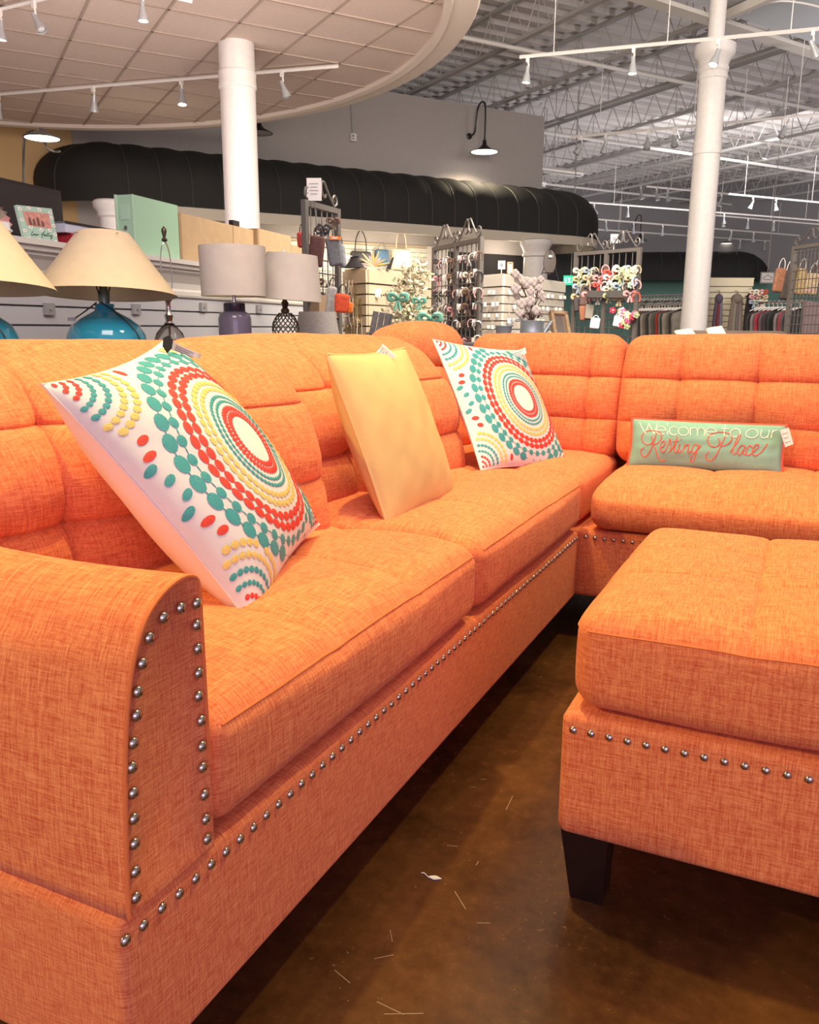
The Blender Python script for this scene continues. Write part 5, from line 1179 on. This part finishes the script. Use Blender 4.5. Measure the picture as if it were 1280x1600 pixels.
# headband tower
PA, PB = PD(901, 395, 7.5), PD(1000, 386, 7.0); PA[2] = PB[2] = (PA[2]+PB[2])/2
_, a0, d0, L0_, zt0 = grid_panel(PA, PB, 'grid tower crowded with bows and headbands near the right column', npan=2, scroll=.16, wx=.07)
cells = [a0+d0*L0_*(k+.5)/12+Z*(zt0-.15-r_*.07+random.uniform(-.02, .02))-R2*V3([1, 1, 0])*(.05+.03*(k % 2)) for r_ in range(4) for k in range(12)]
BOWC = [mat('bow_%d' % i, c, .7) for i, c in enumerate([(.75, .68, .55), (.70, .35, .36), (.34, .42, .50), (.80, .76, .72), (.10, .08, .07), (.45, .48, .25), (.55, .08, .06), (.62, .48, .30)])]
prs = {}; bw = place_words(cells, 12, 'of bow tower')
def panelpos(x, y, off=.05):
    nn = V3([-d0[1], d0[0], 0]); nn = -nn if nn@R2 > 0 else nn; return PN(x, y, a0+nn*off, nn)
for k, P in enumerate(cells):
    key = (('bow', 'band')[k % 2], (k*5+k//12) % 8)
    lb = '%s %s, %s' % (['cream', 'pink', 'blue grey', 'white', 'black', 'olive', 'red', 'tan'][key[1]], 'bow' if key[0] == 'bow' else 'headband', bw[k])
    if key not in prs: prs[key] = trinket('hair_bow', P, BOWC[key[1]], key[0], lb, 'hair bow', 'hair bows on the bow tower', .95)
    else: repeat(prs[key], P, lb)
for k, (x, y, c, lb) in enumerate([(838+75, 466, (.12, .07, .06), 'brown wallet hanging left of the wire tray'), (912, 489, (.33, .13, .07), 'rust brown pouch under the wire tray'), (921, 487, (.30, .28, .24), 'grey brown pouch beside the rust one'), (903, 475, (.06, .05, .05), 'black pouch at the left post of the bow tower')]):
    soft('pouch', panelpos(x, y), (.075, .03, .13), mat('pch_%d' % k, c, .7), lb, 'bag', rz=YW, tilt=.1*(-1)**k, strap=.03, strapm=BLACKM)
for x, y, lb in ((930, 505, 'left white paper bag hanging low on the bow tower'), (966, 502, 'right white paper bag hanging low on the bow tower')):
    soft('paper_bag', panelpos(x, y, .07), (.085, .03, .095), PAPER, lb, 'bag', rz=YW, tilt=.12, strap=.02)
for xx, lb, xs in ((933, 'dark shelf tray on the left half of the bow tower', 0), (963, 'dark shelf tray on the right half of the bow tower', 1)):
    p = panelpos(xx, 465, .07); t = thing('wire_tray', p, lb, 'tray'); mb = MB(); mb.boxz((0, 0, 0), (.155, .10, .006), YW); mb.build('bottom', BLACKM, t)
    for c, s_ in (((0, -.05, .028), (.155, .005, .06)), ((0, .05, .028), (.155, .005, .06))): mb = MB(); mb.boxz(rotz(YW)@V3(c), s_, YW); mb.build('side', mat('tray_dark', (.06, .055, .05), .6), t)
FLC = [(.75, .12, .28), (.70, .62, .30), (.80, .55, .58), (.35, .38, .20), (.75, .72, .70), (.55, .05, .10)]
for gi, (x, y, n_, lb, gr) in enumerate([(966, 486, 6, 'bright artificial flower on the right half of the bow tower', 'flowers on the bow tower'), (1008, 497, 14, 'bright artificial flower in the bunch right of the bow tower', 'flowers right of the bow tower'), (1010, 432, 9, 'pastel scrunchie at the right edge of the bow tower', 'pastel scrunchies')]):
    for k in range(n_):
        P = panelpos(min(x, 982)+random.uniform(-12, 14), y+random.uniform(-12, 14), .06); t = thing('artificial_flower' if gi < 2 else 'scrunchie', P, lb, 'flower' if gi < 2 else 'scrunchie', gr); c = FLC[k % 6] if gi < 2 else [(.40, .62, .40), (.68, .72, .40), (.45, .50, .66), (.80, .50, .50)][k % 4]
        mb = MB(); [mb.ball(e_*.018*math.cos(a)+Z*.018*math.sin(a), .014, 6, 4) for a in np.linspace(0, 2*PI, 6)[:-1]]; mb.build('petals', mat('fl_%d_%d' % (gi // 2, k % 6), c, .8), t, True); mb = MB(); mb.ball(-R2*.012, .008, 6, 4); mb.build('centre', jm(5), t, True)
# ================================================================ DISPLAY TABLE WITH PLANTER GOODS BEHIND THE SOFA
dt0, dt1 = PD(560, 560, 4.15), PD(905, 560, 4.15); dd_ = (dt1-dt0)*V3([1, 1, 0]); Ld = np.linalg.norm(dd_); ad = math.atan2(dd_[1], dd_[0]); ZD = .768
t = thing('display_table', (dt0+dt1)/2*V3([1, 1, 0]), 'low display table behind the sofa corner holding the cotton stems', 'table'); mb = MB(); mb.boxz((0, 0, ZD-.02), (Ld, .5, .04), ad); mb.build('tabletop', GREYWOOD, t)
for sx in (-1, 1):
    for sy in (-1, 1): mb = MB(); mb.boxz(rotz(ad)@V3([sx*(Ld/2-.05), sy*.2, (ZD-.04)/2]), (.05, .05, ZD-.04), ad); mb.build('leg', GREYWOOD, t)
def on_table(x, y, d=4.15): p = PD(x, y, d); p[2] = ZD; return p
# watering can
p = on_table(831, 520); t = thing('watering_can', p, 'galvanised watering can holding the cotton stems', 'watering can')
mb = MB(); mb.lathe([(.056, 0), (.060, .003), (.060, .05), (.061, .055), (.060, .06), (.059, .105), (.061, .110), (.056, .112), (.056, .02)], (0, 0, 0), 32, cap=False); mb.build('body', GALV, t, True)
mb = MB(); cx_ = -e_*.075+Z*.075; mb.tube([cx_+e_*.040*math.cos(a)+Z*.042*math.sin(a) for a in np.linspace(0, 2*PI, 20)[:-1]], .003, 6, closed=True); mb.build('handle', GALV, t, True)
mb = MB(); mb.tube([e_*.05+Z*.03, e_*.10+Z*.11], [.014, .008], 10); mb.build('spout', GALV, t, True)
cs = thing('cotton_stems', p+Z*.10, 'bunch of cotton stems with white bolls in the watering can', 'plant'); BROWNM = mat('cotton_branch', (.10, .055, .035), .8); BOLL = mat('cotton_boll', (.88, .80, .72), .95, bump=.5, bscale=200)
for k, (x, y) in enumerate([(805, 428), (812, 437), (823, 442), (835, 441), (845, 437), (842, 450), (808, 462), (815, 475), (828, 470), (843, 459), (812, 490), (825, 484), (832, 492), (838, 485), (820, 497), (806, 452), (829, 455), (848, 466)]):
    q = PD(x, y, 4.12+.05*math.sin(k*2.3))-(p+Z*.10); mb = MB(); mb.tube(cr_spline([(0, 0, -.05), q*V3([.35, .35, .5]), q], 4), .0022, 4); st_ = mb.build('branch', BROWNM, cs, True)
    mb = MB(); rb = .017+.004*math.sin(k); [mb.ball(q+e_*rb*.6*math.cos(a)+Z*rb*.6*math.sin(a)-R2*.004, rb*.8, 7, 5) for a in (0, 1.57, 3.14, 4.71)]; mb.build('boll', BOLL, st_, True)
    mb = MB(); [mb.tube([q+R2*.008-Z*rb, q+e_*rb*1.3*s-Z*rb*.1], [.004, .001], 4) for s in (-1, 1)]; mb.build('calyx', BROWNM, st_)
mb = MB()
for k in range(7): a = k*.9; mb.tube(cr_spline([(0, 0, 0), e_*.03*math.cos(a)+Z*.05, e_*.05*math.cos(a)+Z*.03-R2*.02*math.sin(a)], 4), [.003]*8+[.010], 5)
mb.build('dry_leaves', mat('dry_leaf', (.28, .20, .17), .8), cs, True, kind='stuff')
p = on_table(787, 520); t = thing('metal_pot', p, 'small plain grey metal pot left of the watering can', 'pot'); mb = MB(); mb.lathe([(.030, 0), (.042, .085), (.044, .087), (.040, .086), (.029, .01)], (0, 0, 0), 24, cap=False); mb.build('body', mat('pot_grey', (.36, .38, .40), .5), t, True); mb = MB(); mb.lathe([(.0435, .080), (.045, .084), (.0435, .088)], (0, 0, 0), 24, cap=False); mb.build('rim', GALV, t, True)
# miniature slatted chair
p = on_table(588, 530, 4.3); t = thing('miniature_chair', p, 'miniature grey slatted garden chair behind the sofa, left of the dip', 'chair')
Rc = rotz(YW)@rotx(-.30)@roty(.18)
for k in range(3): mb = MB(); mb.box(Rc@V3([(k-1)*.033, .02, .085]), (.030, .008, .16), Rc); mb.build('back_slat', GREYWOOD, t)
mb = MB(); mb.box(Rc@V3([0.052, .02, .085]), (.008, .03, .155), Rc); mb.build('side_rail', BLACKM, t)
for s_ in (-1, 1): mb = MB(); mb.boxz(rotz(YW)@V3([s_*.05, -.02, .02]), (.012, .10, .04), YW); mb.build('leg', GREYWOOD, t)
mb = MB(); mb.boxz(rotz(YW)@V3([0, -.02, .045]), (.10, .08, .008), YW); mb.build('seat', GREYWOOD, t)
# ================================================================ CLOTHES, SCARVES, RIGHT HAND BACKGROUND
def rack(xa, ya, xb, yb, da, db, n_, cols, label, glabel, group, h_=1.0, w_=.40):
    A_, B_ = PD(xa, ya, da), PD(xb, yb, db); A_[2] = B_[2] = (A_[2]+B_[2])/2; zr_ = A_[2]; t = thing('clothes_rack', A_*V3([1, 1, 0]), label, 'clothes rack'); d = B_-A_
    mb = MB(); mb.tube([Z*zr_, d+Z*zr_], .016, 8); mb.build('rail', STEEL, t, True)
    for s in (0, 1): mb = MB(); mb.tube([d*s, d*s+Z*zr_], .016, 8); mb.build('upright', STEEL, t, True)
    du = d/np.linalg.norm(d); cr = V3([-du[1], du[0], 0]); ang = math.atan2(cr[1], cr[0]); pro = {}
    for k in range(n_):
        P = A_+d*(k+.5)/n_; c = k*7 % len(cols)
        if c not in pro:
            g_ = thing('garment', P, ORD[k].capitalize()+' garment from the left, '+glabel, 'garment', group); mb = MB(); cols2 = 9; pts = []; zz = [-.06, -.10, -.16, -.5, -h_]; ww = [.04, .5*w_, .55*w_, .46*w_, .55*w_]
            vs = []
            for sgn in (-1, 1):
                for z_, wv in zip(zz, ww):
                    for i in range(cols2):
                        u = i/(cols2-1)*2-1; vs.append(cr*u*wv+du*(sgn*(.014+.018*(-z_)*(.6+.4*math.sin(u*9+c))))+Z*(z_-.03*abs(u)*(z_ > -.2)))
            fs = []; NN = cols2*5
            for sgn in (0, 1):
                for r_ in range(4):
                    for i in range(cols2-1): q = (sgn*NN+r_*cols2+i, sgn*NN+r_*cols2+i+1, sgn*NN+(r_+1)*cols2+i+1, sgn*NN+(r_+1)*cols2+i); fs.append(q if sgn else q[::-1])
            for r_ in range(4): fs += [(r_*cols2, (r_+1)*cols2, NN+(r_+1)*cols2, NN+r_*cols2), (r_*cols2+8, NN+r_*cols2+8, NN+(r_+1)*cols2+8, (r_+1)*cols2+8)]
            mb.add(vs, fs); mb.build('cloth', mat('cloth_%02d' % (int(cols[c][0]*99)) + str(c), cols[c], .85, var=.15, vscale=12), g_, True)
            mb = MB(); mb.tube(cr_spline([cr*-.18-Z*.09, -Z*.05, cr*.18-Z*.09], 4), .006, 5); mb.tube(cr_spline([-Z*.05, Z*.0, cr*.015+Z*.02, cr*.03+Z*.0], 4), .003, 4); mb.build('hanger', TRACK, g_, True); pro[c] = g_
        else:
            g_ = copy_tree(pro[c]); g_['label'] = ORD[k].capitalize()+' garment from the left, '+glabel; g_.location = tuple(float(x) for x in P); g_.rotation_euler = (0, 0, random.uniform(-.12, .12))
DK = [(.10, .10, .09), (.22, .20, .17), (.04, .04, .04), (.16, .13, .11), (.34, .30, .26), (.35, .03, .02), (.13, .15, .14), (.07, .06, .07)]
rack(1003, 474, 1074, 477, 12.0, 11.2, 16, DK[:5]+[DK[2], DK[6], DK[5]], 'long clothes rack of dark garments left of the right column', 'nearer rack left of the right column', 'garments left of the right column')
rack(1000, 461, 1073, 463, 14.5, 14.0, 14, [(.20, .20, .18), (.30, .28, .25), (.10, .10, .10)], 'further clothes rack behind the one left of the right column', 'further rack left of the right column', 'garments on the further rack')
rack(1186, 471, 1262, 474, 9.5, 9.0, 11, [(.03, .03, .03), (.10, .08, .09), (.20, .17, .17), (.04, .03, .035), (.30, .03, .05)], 'clothes rack of black and plum garments at the right edge', 'rack at the right edge', 'garments at the right edge')
# long-haired hat wall unit with scarves
gA, gB = PD(1109, 440, 11), PD(1176, 440, 11); gA[2] = gB[2] = 0; bk = V3([R2[0], R2[1], 0]); bk /= np.linalg.norm(bk)
slat_unit([gA, gB, gB+bk*.5+e_*.1, gA+bk*.5], .838+11*78/FPX, 'cream slatwall unit with hanging scarves, right of the right column', m=mat('cream_slat2', (.66, .60, .44), .5), overhang=.06)
q_ = gB+Z*(.838+11*52/FPX)-bk*.05; t = [o for o in bpy.data.objects if o.name.startswith('slatwall_cube')][-1]; mb = MB(); mb.tube([q_-e_*.1-gA, q_+e_*.16-gA], .010, 6); mb.build('display_arm', STEEL, t, True)
def scarf(x, y, h_, w_, cols, lb, d=10.9):
    P = PD(x, y, d); t = thing('scarf', P, lb, 'scarf'); n_ = len(cols)
    for k, c in enumerate(cols):
        off = (k-(n_-1)/2)*w_/n_; mb = MB(); pts = [e_*off*.3, e_*off*.8-Z*h_*.3, e_*off-Z*h_*.7, e_*(off+.01*math.sin(k*3))-Z*h_]; mb.tube(cr_spline(pts, 4), [.012]+[w_/n_*.6]*11+[w_/n_*.65], 7); mb.build('fold', mat('scarf_%d_%d' % (x, k), c, .85), t, True)
    mb = MB(); mb.tube(cr_spline([Z*.06+bk*.1, Z*.05, Z*.0, e_*.02-Z*.01], 4), .006, 5); mb.build('hook', STEEL, t, True); mb = MB(); mb.ball(-Z*.05, V3([w_*.45, .05, .07])*1.0, 8, 6); mb.build('knot', mat('scarf_%d_0' % x, cols[0], .85), t, True); return t
scarf(1124, 461, .50, .12, [(.10, .08, .12), (.20, .03, .05), (.16, .16, .20)], 'striped navy and red scarf on the cream unit')
scarf(1152, 461, .50, .17, [(.18, .14, .12), (.24, .20, .16), (.14, .12, .12), (.22, .17, .15)], 'wide grey brown scarf on the cream unit')
scarf(1175, 458, .50, .14, [(.02, .015, .02), (.03, .015, .02)], 'black scarf at the right corner of the cream unit', 10.9)
scarf(1186, 464, .48, .12, [(.60, .50, .45), (.45, .30, .12), (.62, .42, .40)], 'cream and tan scarf bunch right of the cream unit', 10.9)
for k in range(9): trinket('hair_bow', PD(1179+(k % 3)*7, 452+(k//3)*8, 10.75), BOWC[(k*3) % 8], 'bow', 'speckled bow above the cream and tan scarf', 'bow', 'bows above the tan scarf', 1.1)
# small framed drawing on the far awning
p = PD(1199, 434, 15); t = thing('framed_print', p, 'small framed ornamental print in front of the distant awning', 'picture'); mb = MB(); mb.boxz((0, 0, 0), (.25, .02, .20), YW); mb.build('frame', mat('print_frame', (.40, .38, .36), .6), t); mb = MB(); mb.boxz(-bk*.012, (.21, .01, .16), YW); mb.build('sheet', PAPER, t)
mb = MB()
for s in (-1, 1): mb.tube(cr_spline([-bk*.02-Z*.03, e_*s*.06-bk*.02-Z*.03, e_*s*.075-bk*.02+Z*.005, e_*s*.03-bk*.02+Z*.03, -bk*.02+Z*.055], 4), .005, 4)
mb.build('ornament', INK, t); mb = MB(); mb.tube([Z*.1, Z*(ZR-p[2])], .006, 4); mb.build('hanger_wire', JOIST, t)
# right-hand grid tower with bags
PA, PB = PD(1242, 383, 7.6), PD(1300, 378, 7.1); PA[2] = PB[2] = (PA[2]+PB[2])/2
_, a0, d0, L0_, zt0 = grid_panel(PA, PB, 'iron display grid with straw bags at the right edge', scroll=.14, wx=.05, wz=.08, zwire=1.58)
for x, y, w_, h_, c, lb in [(1218, 438, .10, .22, (.30, .13, .07), 'brown hat bag left of the iron grid'), (1229, 446, .09, .26, (.06, .045, .04), 'dark brown bag behind the brown one'), (1238, 430, .06, .20, (.50, .33, .13), 'mustard bag at the left post of the iron grid'), (1250, 440, .10, .24, (.48, .34, .16), 'straw bag behind the iron grid'), (1268, 444, .12, .20, (.55, .42, .26), 'pale straw bag with a pink band behind the iron grid'), (1277, 425, .06, .16, (.12, .09, .08), 'dark bag at the upper right of the iron grid')]:
    t = soft('straw_bag' if c[0] > .4 else 'handbag', PD(x, y, 7.75), (w_, .05, h_), mat('rb_%d' % x, c, .75, var=.2, vscale=40), lb, 'bag', rz=YW, strap=.09, flare=.15, tilt=.1, strapm=TRACK)
p = PD(1264, 450, 7.6); t = thing('pink_band', p, 'pink crescent strap across the pale straw bag', 'strap'); mb = MB(); mb.tube([e_*.045*math.cos(a)+Z*.03*math.sin(a) for a in np.linspace(-PI, 0, 12)], .008, 6); mb.build('band', mat('strap_pink', (.62, .30, .30), .7), t, True)
t = thing('draped_blouse', PD(1268, 500, 7.9), 'mauve blouse hanging behind the iron grid', 'garment'); mb = MB(); v, f, nr = soft_box((.17, .05, .34), .024, .05); v = v+nr*(noise3(v, 30, 5)*.010)[:, None]; mb.add(v@rotz(YW).T, f); mb.build('cloth', mat('mauve_cloth', (.24, .17, .18), .85), t, 'all')
# taupe sofa back behind the orange one
a_, b_ = PD(1138, 517, 3.9), PD(1330, 530, 3.6); dd_ = (b_-a_)*V3([1, 1, 0]); ad = math.atan2(dd_[1], dd_[0])
t = thing('taupe_sofa', (a_+b_)/2*V3([1, 1, 0])+bk*.45, 'taupe sofa turned away behind the orange sofa at right', 'sofa'); Lt = np.linalg.norm(dd_)
for nm, c, s_ in (('back', (0, -.3, .525), (Lt, .18, .62)), ('seat', (0, .10, .35), (Lt, .7, .22)), ('arm', (-Lt/2+.09, .1, .45), (.18, .7, .42))):
    v, f, nr = soft_box(s_, .05, .2); mb = MB(); mb.add((v+V3(c))@rotz(ad).T, f); o = mb.build(nm, TAUPE, t, 'all')
for sx in (-1, 1):
    for sy in (-.3, .38): mb = MB(); mb.boxz(rotz(ad)@V3([sx*(Lt/2-.1), sy, .12]), (.05, .05, .24), ad); mb.build('leg', LEGM, t)

# look-alikes that still share a label are told apart by their place from the left
by = {}
for o in col.objects:
    if o.parent is None and 'label' in o and o.get('group'): by.setdefault(o['label'], []).append(o)
for lb, os_ in by.items():
    if 1 < len(os_) <= 16:
        os_.sort(key=lambda o: float((np.array(o.location)-CAM)@R0/((np.array(o.location)-CAM)@R2)))
        for k, o in enumerate(os_): o['label'] = lb+', '+ORD[k]+' from left'
